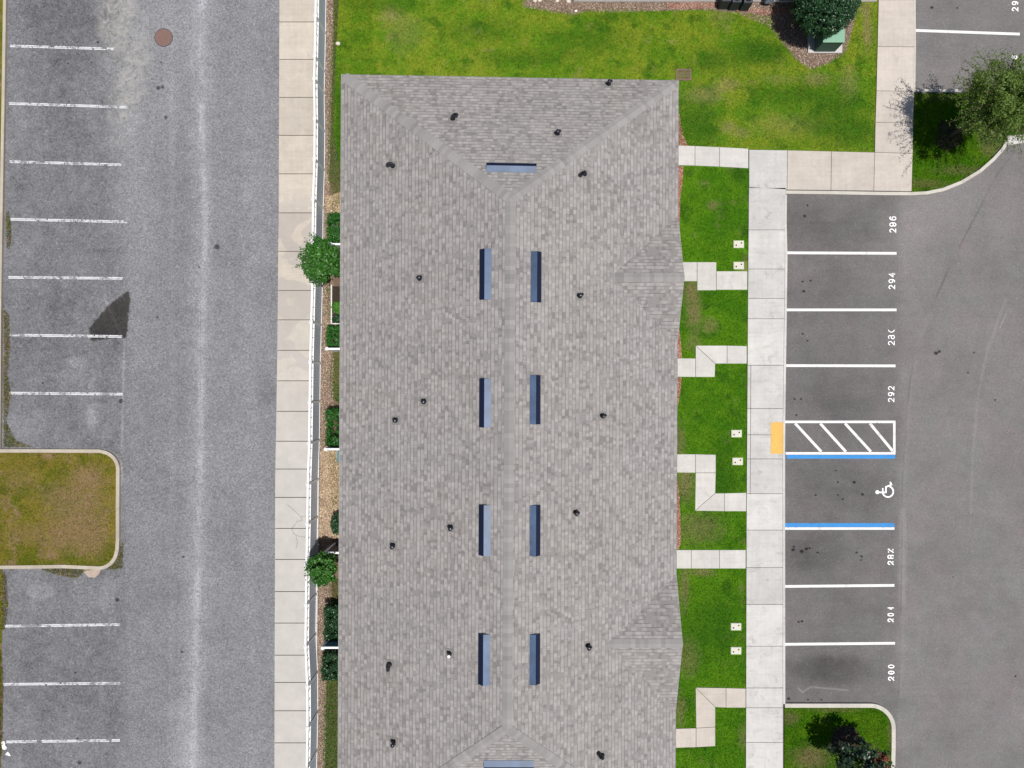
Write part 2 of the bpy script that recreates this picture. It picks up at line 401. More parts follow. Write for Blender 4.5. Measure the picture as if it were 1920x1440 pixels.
def setup_materials():
    M = MT
    M['asph_old'] = m_asphalt_old(); M['asph_new'] = m_asphalt_new()
    def wet(g, col):
        gr = g.ss(g.noise(.9, 5, .65, off=71), .46, .66); col = g.mix(gr*.30, col, (.36,.335,.30))
        d = g.ss(g.noise(.75, 4, .5, off=17, dist=.8), .50, .53)
        zone = g.ss(g.y, XY(0,330)[1], XY(0,420)[1]) * g.ss(g.y, XY(0,800)[1], XY(0,700)[1])
        col = g.mix(zone*(1-d)*.6, col, (.36, .325, .30))
        col = g.mix(g.ss(g.y, XY(0,450)[1], XY(0,900)[1])*.8, col, g.scale((.455, .435, .41), .78+g.noise(1.6,5,.7)*.44))
        return col
    M['conc_left'] = m_concrete('beige_sidewalk_concrete', (.515, .46, .385), .4,
        [[(540,945),(565,968),(568,975),(558,977),(553,985),(548,990),(552,1000),(562,1005),(573,1006)], [(565,968),(578,966)], [(556,1004),(559,1016),(556,1028)]], wet)
    M['conc'] = m_concrete('pale_path_concrete', (.535, .52, .495), .95)
    M['conc_bright'] = m_concrete('clean_path_concrete', (.565, .54, .51), .5)
    M['conc_tan'] = m_concrete('tan_path_concrete', (.53, .475, .42), .4)
    M['kerb'] = m_concrete('kerb_concrete', (.52, .49, .43), .35)
    M['kerb_tan'] = m_concrete('old_kerb_concrete', (.44, .385, .31), .45)
    top = dict(c=((.155,.335,.018), (.31,.40,.035), (.42,.36,.15), (.070,.205,.014)), dry=.4,
        patches=((1318,180,30,14,.6),(1362,160,20,12,.55),(1480,235,60,18,.3),(1530,150,22,12,.6),(733,28,14,14,.6),(1352,30,20,14,.4),(1365,240,14,10,.6),(1390,250,14,8,.5),(1625,60,8,30,.8),(1622,20,10,14,.7),(1590,160,16,26,.5),(1460,150,30,8,.3),(760,60,30,30,.3)),
        lushp=((1430,100,46,22,.9),(1300,235,44,44,.8),(1560,215,60,50,.7),(1480,180,70,18,.6),(1340,115,34,22,.7),(1100,75,70,22,.5),(640,250,15,100,.9),(900,60,60,20,.5),(720,10,60,14,.6),(1000,110,90,14,.5),(1600,250,40,20,.6)))
    right = dict(c=((.085,.25,.010), (.145,.33,.014), (.31,.27,.12), (.052,.17,.012)), dry=.35,
        patches=((1294,545,12,22,.85),(1300,585,12,30,.85),(1330,610,14,12,.6),(1285,905,14,30,.8),(1310,990,40,25,.55),(1330,925,0.1,0.1,0),(1283,1100,8,40,.7),(1290,1230,18,30,.6),(1315,1072,20,7,.7),(1300,640,12,14,.5),(1395,500,6,18,.7),(1395,1380,10,20,.5),(1335,385,10,8,.6),(1275,830,8,30,.6),(1275,1330,8,30,.6)),
        lushp=((1350,900,30,60,.7),(1330,1180,50,60,.5),(1385,330,14,14,.8)))
    isl = dict(c=((.065,.20,.006), (.13,.26,.010), (.27,.23,.10), (.04,.13,.005)), dry=.5,
        patches=((1520,1420,30,20,.9),(1855,265,16,22,.95),(1730,345,40,8,.5),(1800,320,40,8,.5),(1480,1345,14,12,.6),(1672,1370,8,40,.6),(1560,1330,40,4,.5),(1760,185,40,6,.4)))
    brown = dict(c=((.17,.195,.02), (.31,.25,.045), (.37,.26,.13), (.13,.15,.014)), dry=1.0,
        patches=((150,955,45,50,.75),(165,898,26,22,1),(140,1000,50,34,.7),(40,900,30,20,.35),(110,930,30,20,.5),(60,1000,40,16,.5),(180,1010,20,30,.7)))
    strip = dict(c=((.07,.22,.006), (.18,.27,.015), (.33,.27,.12), (.085,.27,.010)), dry=.15,
        patches=((628,360,14,22,.7),(628,900,16,50,.95),(626,1120,16,30,.6),(628,560,10,20,.5)), lushp=((620,1390,40,110,1),(630,200,16,150,.6)))
    for k, p in (('top', top), ('right', right), ('isl', isl), ('brown', brown), ('strip', strip)):
        M['g_'+k] = m_grass('turf_'+k, p); M['b_'+k] = m_grass('grass_blades_'+k, p, True)
    M['soil'] = m_soil('bare_soil', (.16, .115, .08)); M['soil_dark'] = m_soil('dark_mulch_soil', (.045, .034, .026))
    M['soil_red'] = m_soil('red_mulch_soil', (.20, .085, .055))
    M['chip_brown'] = m_chips('brown_mulch_chips', (.15,.10,.075), (.30,.205,.155), (.52,.43,.34))
    M['chip_red'] = m_chips('red_mulch_chips', (.27,.095,.07), (.42,.20,.15), (.55,.40,.32))
    M['chip_tan'] = m_chips('tan_mulch_chips', (.28,.19,.11), (.48,.35,.22), (.64,.53,.39))
    M['chip_dark'] = m_chips('dark_mulch_chips', (.028,.020,.014), (.055,.040,.028), (.15,.12,.09))
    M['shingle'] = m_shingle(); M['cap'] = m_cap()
    M['white_paint'] = m_paint('white_line_paint', (.72,.71,.70), .375, base=(.30,.29,.295)); M['number_paint'] = m_paint('white_number_paint', (.92,.91,.91), 0)
    M['worn_paint'] = m_paint('worn_line_paint', (.62,.62,.63), .475, 9.0, base=(.24,.24,.25))
    M['blue_paint'] = m_paint('blue_line_paint', (.035,.235,.56), .36, base=(.06,.22,.42))
    g = G('yellow_tactile_plastic', .6, .2); n = g.noise(3, 5, .75); d = g.ss(g.x + (g.noise(4,3)-.5)*.3, XY(1455,0)[0], XY(1470,0)[0]); g.color(g.scale((.70,.42,.10), .78 + n*.36 - d*.14)); M['yellow'] = g.mat
    M['yellow_plain'] = plain('yellow_tactile_plastic', (.72,.43,.10), .6, .2, 0, .18)
    M['vinyl'] = m_vinyl(); M['panel'] = m_fence_panel()
    M['metal_blue'] = m_metal_blue(); M['louver'] = plain('dark_louver', (.008,.014,.04), .5, .3)
    M['black'] = plain('black_rubber', (.008,.008,.014), .35, .5); M['white_pvc'] = plain('white_pvc', (.8,.8,.8), .4, .4)
    M['lead'] = plain('grey_flashing', (.20,.19,.18), .6, .3)
    M['wall'] = plain('beige_siding', (.55,.50,.43), .8, .2); M['trim'] = plain('pale_trim', (.50,.495,.49), .6, .3)
    M['glass'] = plain('window_glass', (.03,.04,.05), .08, .6); M['door'] = plain('door_paint', (.12,.14,.17), .5, .3)
    M['rust'] = None
    g = G('rusty_iron', .75, .4, .3); n = g.noise(16, 4, .7)
    g.color(g.mix(n, (.13,.075,.06), (.30,.19,.16))); g.bump(n, .01, .5); M['rust'] = g.mat
    M['green_box'] = plain('green_painted_steel', (.21,.39,.27), .45, .4); M['green_shaded'] = plain('shaded_green_steel', (.075,.15,.11), .55, .3)
    M['teal'] = plain('teal_painted_panel', (.05,.17,.20), .5, .4); M['shade_panel'] = plain('slate_blue_shade_panel', (.10,.20,.27), .5, .4)  # second colour is the shade on a white panel, painted slate blue
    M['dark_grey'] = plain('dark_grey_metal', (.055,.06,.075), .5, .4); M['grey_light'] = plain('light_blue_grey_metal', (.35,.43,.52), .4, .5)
    M['lid'] = plain('cream_plastic_lid', (.56,.54,.46), .6, .2, 0, .25); M['hole'] = plain('dark_hole', (.01,.01,.01), .9, .1)
    M['bark'] = plain('bark', (.10,.075,.055), .9, .15, 0, .5, 12)
    M['stone'] = plain('pale_stone', (.62,.56,.48), .9, .2, 0, .4, 9)
    M['sand'] = plain('pinkish_sand', (.40,.32,.26), .95, .1, 0, .5, 6)
    M['neigh'] = plain('mauve_siding', (.20,.17,.18), .8, .2)
    M['leaf_holly'] = m_leaf('holly_leaves', (.012,.055,.016), (.035,.11,.035), .12, .38, .6)
    M['leaf_green'] = m_leaf('broad_green_leaves', (.018,.10,.010), (.085,.26,.03), .25, .45, .5)
    M['leaf_hedge'] = m_leaf('hedge_leaves', (.012,.075,.008), (.05,.20,.025), .2, .42, .5)
    M['leaf_dark'] = m_leaf('dark_hedge_leaves', (.008,.04,.012), (.03,.11,.03), .15, .38, .6)
    M['leaf_wisp'] = m_leaf('small_olive_leaves', (.07,.14,.018), (.20,.30,.055), .3, .55, .35)
    M['leaf_ever'] = m_leaf('magnolia_leaves', (.008,.028,.012), (.04,.075,.035), .06, .3, .7)
    M['leaf_rust'] = m_leaf('rust_brown_leaves', (.16,.05,.03), (.33,.13,.07), .2, .5, .4)
    M['leaf_bright'] = m_leaf('bright_shrub_leaves', (.06,.20,.02), (.12,.34,.04), .3, .5, .4)
setup_materials(); M = MT

# ------------------------------------------------------------------ scattering
def inpoly(x, y, poly):
    r = np.zeros(len(x), bool); n = len(poly)
    for i in range(n):
        x0, y0 = poly[i]; x1, y1 = poly[(i+1) % n]
        if y0 == y1: continue
        c = ((y0 > y) != (y1 > y)) & (x < (x1-x0)*(y-y0)/(y1-y0)+x0); r ^= c
    return r
def scatter(polys, holes, density, z=0.0):
    """polys, holes in photo pixels (ground); returns world xy"""
    out = []
    for p in polys:
        w = [XY(a, b) for a, b in p]; xs = [q[0] for q in w]; ys = [q[1] for q in w]
        n = int((max(xs)-min(xs))*(max(ys)-min(ys))*density)
        x = rng.uniform(min(xs), max(xs), n); y = rng.uniform(min(ys), max(ys), n)
        k = inpoly(x, y, w); x, y = x[k], y[k]
        for h in holes:
            hw = [XY(a, b) for a, b in h]; hx = [q[0] for q in hw]; hy = [q[1] for q in hw]
            m = (x > min(hx)) & (x < max(hx)) & (y > min(hy)) & (y < max(hy))
            if m.any():
                kk = np.ones(len(x), bool); idx = np.where(m)[0]; kk[idx] = ~inpoly(x[idx], y[idx], hw); x, y = x[kk], y[kk]
        out.append(np.stack([x, y], 1))
    return np.concatenate(out)
def blades(name, xy, z, mat, label, h=(.03,.075), wd=.016):
    n = len(xy); a = rng.uniform(0, 2*np.pi, n); hh = rng.uniform(h[0], h[1], n); lean = rng.uniform(.2, 1.1, n)*hh
    b = rng.uniform(0, 2*np.pi, n); wv = wd*rng.uniform(.6, 1.3, n)
    v = np.zeros((n, 3, 3)); base = np.stack([xy[:,0], xy[:,1], np.full(n, z)], 1)
    off = np.stack([np.cos(a)*wv/2, np.sin(a)*wv/2, np.zeros(n)], 1)
    v[:,0] = base-off; v[:,1] = base+off; v[:,2] = base + np.stack([np.cos(b)*lean, np.sin(b)*lean, hh], 1)
    o = np_mesh(name, v.reshape(-1,3), 3, mat); tag(o, label, 'grass', kind='stuff'); return o
def chips(name, xy, z, mat, label, s=(.025,.06)):
    n = len(xy); a = rng.uniform(0, np.pi, n); L = rng.uniform(s[0], s[1], n); W = L*rng.uniform(.3,.6,n); t = rng.uniform(-.5,.5,n)
    zz = z + rng.uniform(.005,.03,n)
    e = np.stack([np.cos(a)*L/2, np.sin(a)*L/2, t*L/2], 1); f = np.stack([-np.sin(a)*W/2, np.cos(a)*W/2, rng.uniform(-.5,.5,n)*W/2], 1)
    c = np.stack([xy[:,0], xy[:,1], zz], 1)
    v = np.stack([c-e-f, c+e-f, c+e+f, c-e+f], 1)
    o = np_mesh(name, v.reshape(-1,3), 4, mat); tag(o, label, 'mulch', kind='stuff'); return o
def leaves(pos, nrm, size, asp=.5, jit=.7):
    """leaf diamonds at pos with normals near nrm"""
    n = len(pos); r = rng.normal(size=(n,3)); nn = nrm + r*jit; nn /= np.linalg.norm(nn, axis=1)[:,None]+1e-9
    t = np.cross(nn, rng.normal(size=(n,3))); t /= np.linalg.norm(t, axis=1)[:,None]+1e-9
    b = np.cross(nn, t); L = size*rng.uniform(.6,1.3,n)[:,None]
    v = np.stack([pos - t*L/2, pos - b*L*asp/2 + nn*L*.08, pos + t*L/2, pos + b*L*asp/2 + nn*L*.08], 1)
    return v.reshape(-1,3)
def cloud(n, c, rad, clumps, cr, surf=.55, box=False):
    """positions + outward normals in a lumpy crown"""
    c = np.array(c); rad = np.array(rad)
    if box:
        d = rng.uniform(-1,1,(clumps,3)); ax = rng.integers(0,3,clumps); d[np.arange(clumps),ax] = np.sign(d[np.arange(clumps),ax])*rng.uniform(.75,1,clumps)
    else:
        d = rng.normal(size=(clumps,3)); d /= np.linalg.norm(d,axis=1)[:,None]; d *= (rng.uniform(surf,1,clumps)[:,None])
    k = rng.integers(0, clumps, n); g = rng.normal(size=(n,3)); g /= np.linalg.norm(g,axis=1)[:,None]; g *= rng.uniform(.2,1,n)[:,None]**.6
    sz = rng.uniform(.6,1.25,clumps)[k][:,None]
    p = d[k]*rad + g*cr*sz + c
    nn = g*.8 + d[k]*.5 + np.array([0,0,.35]); return p, nn
def limb_tree(t, base, top, r, limbs, name='trunk'):
    b = MB(); base = Vector(base); top = Vector(top)
    prev = base; N = 4
    for i in range(1, N+1):
        q = base.lerp(top, i/N) + Vector((random.uniform(-.04,.04), random.uniform(-.04,.04), 0)); b.cyl(prev, q, r*(1-.6*(i-1)/N), r*(1-.6*i/N), 8, False); prev = q
    for (s, e, rr) in limbs:
        s = base.lerp(top, s); e = Vector(e); mid = s.lerp(e, .5) + Vector((random.uniform(-.1,.1), random.uniform(-.1,.1), .12))
        b.cyl(s, mid, rr, rr*.7, 6, False); b.cyl(mid, e, rr*.7, rr*.2, 6, False)
    return b.build(name, M['bark'], t)

# ------------------------------------------------------------------ ground, lots, walks
b = MB(); b.prism([(-250,-250),(250,-250),(250,250),(-250,250)], -.5, -.02)
tag(b.build('ground', M['soil']), 'bare brown soil base under the whole site', 'ground', kind='structure')

def ppoly(pts): return [XY(a, c) for a, c in pts]
# old lot on the left
b = MB(); b.prism(ppoly([(-900,-900),(528,-900),(527,0),(524,700),(519,900),(518,1440),(517,2300),(-900,2300)]), -.1, 0)
road = tag(b.build('road', M['asph_old']), 'weathered speckled grey asphalt lot with pale dusty seam, left of the sidewalk', 'asphalt road', kind='structure')
# new lot on the right
b = MB(); b.prism(ppoly([(1469,-900),(4200,-900),(4200,2300),(1465,2300)]), -.1, 0)
lot = tag(b.build('parking_lot', M['asph_new']), 'smooth grey brown asphalt lot with numbered bays, right of the walk', 'parking lot', kind='structure')

def stripe(name, a, c, wpx, mat, parent, label=None, z=.004, broken=None):
    (x0, y0), (x1, y1) = XY(*a), XY(*c); d = Vector((x1-x0, y1-y0)); L = d.length; d.normalize(); n = Vector((-d.y, d.x))*wpx*H/F/2
    b = MB()
    def rib(t0, t1, o0=-1, o1=1):
        p = Vector((x0,y0)) + d*t0*L; q = Vector((x0,y0)) + d*t1*L
        b.face([(*(p+n*o0), z), (*(q+n*o0), z), (*(q+n*o1), z), (*(p+n*o1), z)])
    if broken:
        for r in broken: rib(*r)
    else: rib(0, 1)
    o = b.build(name, mat, parent)
    if label: o['label'] = label
    return o
for (x0,y0,x1,y1) in ((19,86,213,92),(17,194,239,201),(18,303,228,309),(18,411,238,416),(16,520,230,522),(17,628,229,631),(17,737,230,739),(8,1174,225,1171),(5,1283,226,1281),(12,1391,225,1388)):
    worn = x1 < 215 or y0 in (303, 1391)
    br = []
    for side in ((-1,-.15),(.12,1)):
        t = 0
        while t < 1:
            g = random.uniform(.12,.4); br.append((t, min(1,t+g), side[0], side[1])); t += g + random.uniform(0,.02 if not worn else .05)
    stripe('stall_line', (x0,y0), (x1,y1), 4.8, M['worn_paint'], road, broken=br)
for (x0,y0,x1,y1) in ((1474,474,1681,475),(1473,581,1681,581),(1474,685.5,1679,686),(1472,1099.5,1677,1097.5),(1472,1208,1678,1206),(1715,57,1912,64)):
    stripe('stall_line', (x0,y0), (x1,y1), 5, M['white_paint'], lot)
stripe('access_aisle_line', (1468,791), (1679,791), 4.6, M['white_paint'], lot)
stripe('access_aisle_line', (1473,850), (1679,850), 4.6, M['white_paint'], lot)
stripe('access_aisle_line', (1676.8,793.4), (1676.8,847.6), 4.6, M['white_paint'], lot)
for a, c in (((1491,794),(1540,847)),((1538,794),(1586,847)),((1584.5,794),(1633,847)),((1631,794),(1674,846))):
    stripe('access_aisle_stripe', a, c, 5, M['white_paint'], lot)
stripe('blue_bay_line', (1475,856.5), (1678,856.5), 7, M['blue_paint'], lot, 'blue line edging the accessible bay')
stripe('blue_bay_line', (1470,984.5), (1677,984.5), 7.4, M['blue_paint'], lot, 'blue line edging the accessible bay')
stripe('stall_line', (1470,991), (1677,991), 4.6, M['white_paint'], lot)

# painted numbers, digits as stroke paths in a unit box (u right, v up)
def arc(cx, cy, rx, ry, a0, a1, n=14):
    return [(cx+rx*math.cos(R(a0+(a1-a0)*i/n)), cy+ry*math.sin(R(a0+(a1-a0)*i/n))) for i in range(n+1)]
GL = {
 '2': [arc(.5,.68,.45,.32,160,-25,10) + [(.05,.03),(1,.03)]],
 '9': [arc(.5,.68,.44,.32,0,360,18), [(.94,.66),(.9,.3),(.6,.04),(.2,.1)]],
 'n': [arc(.5,.70,.46,.30,0,360,18), [(.95,.66),(.95,.2),(.6,.0),(.15,.06),(.05,.25),(.1,.38),(.35,.46),(.7,.42)]],
 '6': [arc(.5,.32,.46,.32,0,360,18), [(.05,.34),(.1,.75),(.4,1),(.75,.98),(.95,.85)]],
 '4': [[(.75,0),(.75,1),(.0,.33),(1,.33)]],
 '3': [arc(.5,.74,.42,.26,150,-80,10), arc(.5,.27,.46,.27,0,360,16)],
 'C': [arc(.95,.5,.75,.5,105,255,12)],
 '0': [arc(.5,.5,.42,.5,0,360,20)],
 '5': [[(.95,1),(.1,1),(.08,.55)], arc(.5,.32,.45,.32,110,-150,14)],
 'i': [[(.92,0),(.92,1)], [(.55,.35),(.6,.5),(.55,.65)]],
 's': [arc(.5,.68,.45,.32,185,-25,10) + [(.35,.22),(.0,.02)], [(.72,.08),(.95,.12)]],
 'z': [arc(.5,.74,.48,.28,0,360,16), arc(.5,.26,.48,.28,-60,230,14)],
 'h': [[(.05,.85),(.2,.95)], [(.75,.95),(.95,.85),(.95,.98)], [(.72,.72),(.0,.02)], [(.7,.12),(.95,.12)]],
 'o': [arc(.5,.5,.42,.5,0,360,20), [(.2,.5),(.45,.5)]],
}
def ribbon(b, pts, hw, z):
    """mitred flat ribbon along a polyline"""
    p = [Vector(q) for q in pts]; closed = (p[0]-p[-1]).length < 1e-5
    if closed: p = p[:-1]
    n = len(p); L = []; Rr = []
    for i in range(n):
        a = p[i-1] if (closed or i > 0) else None; c = p[(i+1) % n] if (closed or i < n-1) else None
        d0 = (p[i]-a).normalized() if a is not None else (c-p[i]).normalized(); d1 = (c-p[i]).normalized() if c is not None else d0
        n0 = Vector((-d0.y, d0.x)); n1 = Vector((-d1.y, d1.x)); m = (n0+n1); den = max(1+n0.dot(n1), .35)
        e = Vector((0,0))
        if a is None: e = -d1*hw*.6
        if c is None: e = d0*hw*.6
        L.append(p[i]+e+m/den*hw); Rr.append(p[i]+e-m/den*hw)
    for i in range(n if closed else n-1):
        j = (i+1) % n; b.face([(*L[i],z),(*Rr[i],z),(*Rr[j],z),(*L[j],z)])
def number(txt, xl, xr, y0, y1, sw=2.3, label=None):
    """written bottom to top along the picture, tops of the digits to the left"""
    k = H/F; adv = (y1-y0)/(len(txt)-.2); cw = adv*.8; b = MB(); r = sw*k/2*.70
    for i, ch in enumerate(txt):
        yb = y1 - i*adv
        for st in GL[ch]:
            pts = []
            for u, v in st:
                px = (xr-sw/2) - v*(xr-xl-sw); py = yb - sw/2 - u*(cw-sw); pts.append(XY(px, py))
            ribbon(b, pts, r, .0045 + .0025*GL[ch].index(st))
    o = b.build('stall_number', M['number_paint'], lot)
    o['label'] = label; return o
number('2n6', 1667, 1681, 405, 437, 2.5, 'bay number 296'); number('294', 1665.5, 1679, 511, 543, 2.4, 'bay number 294')
number('23C', 1664.5, 1678, 616, 648, 2.2, 'bay number 23C'); number('292', 1664.5, 1677.5, 723.5, 754.5, 2.3, 'bay number 292')
number('szh', 1663.5, 1676.5, 1028, 1060, 2.8, 'bay number 292 in broken stencil'); number('s0i', 1663.5, 1676.5, 1138, 1167, 2.6, 'bay number 201 in stencil')
number('so0', 1664.5, 1677.5, 1245, 1277, 2.7, 'bay number 200 in stencil')
number('295', 1896.5, 1910, -10, 22, 2.7, 'bay number 295'); number('6', 1896, 1908, 103, 112, 2.6, 'bay number by the tree')
# wheelchair symbol
b = MB(); k = H/F
def sp(x, y): return XY(1630 + x/28.8, 895 + y/28.8)
ribbon(b, [sp(430,800), sp(720,820), sp(890,810), sp(890,520), sp(1190,395), sp(1130,265)], 1.4*k, .0045)
ribbon(b, [sp(720,830), sp(720,600)], 1.3*k, .0072)
ribbon(b, [sp(1000+290*math.cos(R(a)), 770+290*math.sin(R(a))) for a in range(-68, 168, 12)], 1.35*k, .0098)
c = sp(425,800); b.face([(c[0]+3.6*k*math.cos(t*math.pi/8), c[1]+3.6*k*math.sin(t*math.pi/8), 0.0122) for t in range(16)])
b.build('wheelchair_symbol', M['number_paint'], lot)['label'] = 'white wheelchair symbol painted in the accessible bay'

# slabs
def slab_set(name, quads, mat, label, z1=.12, gap=.018, z0=-.01, cat='path'):
    b = MB()
    for q in quads:
        w = [Vector(XY(a, c, 0)) for a, c in q]
        ar = sum(w[i].x*w[(i+1)%len(w)].y - w[(i+1)%len(w)].x*w[i].y for i in range(len(w)))
        if ar < 0: w = w[::-1]
        n = len(w); out = []
        for i in range(n):
            p0, p1, p2 = w[i-1], w[i], w[(i+1)%n]
            d0 = (p1-p0).normalized(); d1 = (p2-p1).normalized(); n0 = Vector((-d0.y,d0.x)); n1 = Vector((-d1.y,d1.x))
            m = (n0+n1); den = 1 + n0.dot(n1)
            out.append(p1 + m/max(den,.3)*gap/2)
        b.prism([(p.x, p.y) for p in out], z0, z1)
    o = b.build(name, mat, bevel=.008); tag(o, label, cat, kind='structure'); return o
def lerp(a, c, t): return (a[0]+(c[0]-a[0])*t, a[1]+(c[1]-a[1])*t)
# left sidewalk
js = [-350,-270,-190,-100,-30,43,113,184,255,327,400,472,545,600,657,714,771,827,879,932,990,1048,1108,1167,1227,1278,1331,1391,1450,1510,1570,1640,1720]
def lx(y): return np.interp(y, [0,400,700,900,1440], [524.5,523,520,516.5,515])
def rx(y): return np.interp(y, [-300,0,700,1440,1700], [611,609,600,592,590])
slab_set('sidewalk', [[(lx(a),a),(rx(a)+2,a),(rx(c)+2,c),(lx(c),c)] for a, c in zip(js[:-1], js[1:])], M['conc_left'], 'beige concrete sidewalk between the old asphalt and the white fence', .10, .03, cat='sidewalk')
# main right walk
jy = [365,432,505,560,598,685,766,815,860,925,993,1063,1132,1210,1288,1325,1390,1460,1540,1620]
def wl(y): return np.interp(y, [282,600,1000,1440], [1403,1400.5,1398,1397])
def wr(y): return np.interp(y, [360,600,780,850,1440], [1474,1471,1468.5,1468,1468.5])
q = [[(1403,282),(1475,283),(1474,357),(1403,352)]]
ys = [353]+jy[1:]
for a, c in zip(ys[:-1], ys[1:]):
    e = 6.5 if 680 < a and c < 930 else 0
    q += [[(wl(a)+e,a),(wr(a)-2,a),(wr(c)-2,c),(wl(c)+e,c)]]
    if e: q += [[(wl(a),a),(wl(a)+e,a),(wl(c)+e,c),(wl(c),c)]]
walk = slab_set('sidewalk', q, M['conc'], 'long grey white concrete walk between the front lawns and numbered bays', cat='sidewalk')
q = [[(1475,283),(1557,285),(1556,358),(1474,357)],[(1557,285),(1638,287),(1636,359),(1556,358)],[(1638,287),(1709,289),(1707,360),(1636,359)],
     [(1639,231),(1710,231),(1709,289),(1638,287)],[(1641,172),(1712,173),(1710,231),(1639,231)],[(1643,89),(1713,90),(1712,173),(1641,172)],[(1645,2),(1715,2),(1713,90),(1643,89)],
     [(1647,-80),(1717,-80),(1715,2),(1645,2)],[(1400,-4),(1645,-4),(1645,2),(1400,2)],[(1649,-180),(1719,-180),(1717,-80),(1647,-80)]]
slab_set('path', q[:8]+q[9:], M['conc_tan'], 'tan concrete path bending around the big lawn at upper right', cat='path')
slab_set('path', [[(1210,272),(1302,275),(1302,312),(1210,310)],[(1302,275),(1348,277),(1348,314),(1302,312)],[(1348,277),(1402,280),(1402,317),(1348,314)]], M['conc_bright'], 'narrow pale path from the roof edge to the corner of the walk')
slab_set('path', [[(1200,492),(1306,492),(1306,528),(1200,528)],[(1306,492),(1342,492),(1342,545),(1306,545)],[(1342,509),(1400,509),(1400,544),(1342,544)]], M['conc_bright'], 'stepped entry path under the peak of the upper gable')
slab_set('path', [[(1200,671),(1303,672),(1303,707),(1200,706)],[(1303,648),(1340,682),(1339,707),(1303,707)],[(1303,648),(1362,648),(1362,682),(1340,682)],[(1362,648),(1399,649),(1399,682),(1362,682)]], M['conc_bright'], 'stepped entry path just below the bay of patchy grass, bending upward')
slab_set('path', [[(1200,851),(1303,851),(1303,886),(1200,885)],[(1303,851),(1341,852),(1341,886),(1303,886)],[(1303,886),(1341,886),(1340,924),(1302,957)],[(1302,957),(1340,924),(1357,924),(1357,958)],[(1357,924),(1398,923),(1398,958),(1357,958)]], M['conc_bright'], 'stepped entry path opposite the yellow pad, bending downward')
slab_set('path', [[(1200,1030),(1295,1030),(1295,1065),(1200,1065)],[(1295,1030),(1348,1030),(1348,1065),(1295,1065)],[(1348,1030),(1397,1030),(1397,1065),(1348,1065)]], M['conc_bright'], 'straight pale entry path in the lower half of the picture')
slab_set('path', [[(1303,1287),(1340,1324),(1340,1361),(1304,1363)],[(1303,1287),(1360,1288),(1360,1325),(1340,1324)],[(1360,1288),(1397,1289),(1397,1325),(1360,1325)],[(1304,1363),(1340,1361),(1340,1397),(1304,1399)],[(1200,1366),(1304,1363),(1304,1399),(1200,1402)]], M['conc_tan'], 'tan stepped entry path at the bottom beside the roof edge')
slab_set('path', [[(1884,256),(2100,240),(2100,225),(1925,230)],[(1884,256),(1925,253),(2000,250),(2000,262),(1925,268),(1888,274)]][1:], M['conc_bright'], 'bright white ramp slab beside the leafy tree at the right edge', z1=.11)

# kerbs
def kerb(name, line, wpx, mat, label, z1=.13):
    """ribbon kerb along a centre line in pixels"""
    pts = [Vector(XY(*p)) for p in line]; hw = wpx*H/F/2; b = MB(); L = []; Rr = []
    for i, p in enumerate(pts):
        d = (pts[min(i+1, len(pts)-1)] - pts[max(i-1, 0)]).normalized(); n = Vector((-d.y, d.x))*hw
        L.append(p+n); Rr.append(p-n)
    for i in range(len(pts)-1):
        a0, a1, b0, b1 = L[i], L[i+1], Rr[i], Rr[i+1]
        b.face([(*b0,z1),(*b1,z1),(*a1,z1),(*a0,z1)]); b.face([(*a0,z1),(*a1,z1),(*a1,-.05),(*a0,-.05)]); b.face([(*b1,z1),(*b0,z1),(*b0,-.05),(*b1,-.05)])
    for e in (0, -1):
        b.face([(*L[e],z1),(*L[e],-.05),(*Rr[e],-.05),(*Rr[e],z1)])
    o = b.build(name, mat); tag(o, label, 'kerb', kind='structure'); return o
def carc(cx, cy, r, a0, a1, n=12): return [(cx+r*math.cos(R(a0+(a1-a0)*i/n)), cy-r*math.sin(R(a0+(a1-a0)*i/n))) for i in range(n+1)]
kerb('kerb', [(1471.5,366),(1471,420)]+[(wr(y),y) for y in range(480,1318,60)]+[(1468.5,1318)], 4.2, M['conc'], 'thin pale kerb between the walk and the numbered bays')
kerb('kerb', [(1471,361.5),(1560,362.5),(1640,364),(1706,364.5),(1735,363),(1765,357),(1800,343),(1835,322),(1860,300),(1878,280),(1886,266)], 6, M['kerb'], 'curved pale kerb sweeping round the corner island at upper right')
kerb('kerb', [(1711,171),(1780,172),(1860,172.5),(1990,174)], 5, M['kerb'], 'straight kerb on top of the corner island')
kerb('kerb', [(1711.5,-300),(1712.5,0),(1713,90),(1712,168)], 3, M['kerb'], 'thin kerb beside the top right bays')
kerb('kerb', [(1470,1321),(1550,1321),(1630,1321)]+carc(1630,1364,43,90,0)[1:]+[(1673,1400),(1672,1440),(1670,1520),(1668,1620)], 7.5, M['kerb'], 'rounded kerb around the bottom right grass island')
kerb('kerb', [(-200,845),(0,845),(90,845),(190,845.5)]+carc(190,880,33.5,88,0)[1:]+[(223,950),(223,1010),(222,1030)]+carc(187,1030,34,0,-88)[1:]+[(120,1061),(60,1062),(0,1062.5),(-200,1063)], 6.5, M['kerb_tan'], 'weathered tan kerb around the dry grass island at left')
kerb('kerb', [(12.5,-300),(12,0),(9,200),(5.5,400),(3,560),(2,700),(1,842)], 5.5, M['kerb_tan'], 'weathered kerb along the left edge of the old lot')
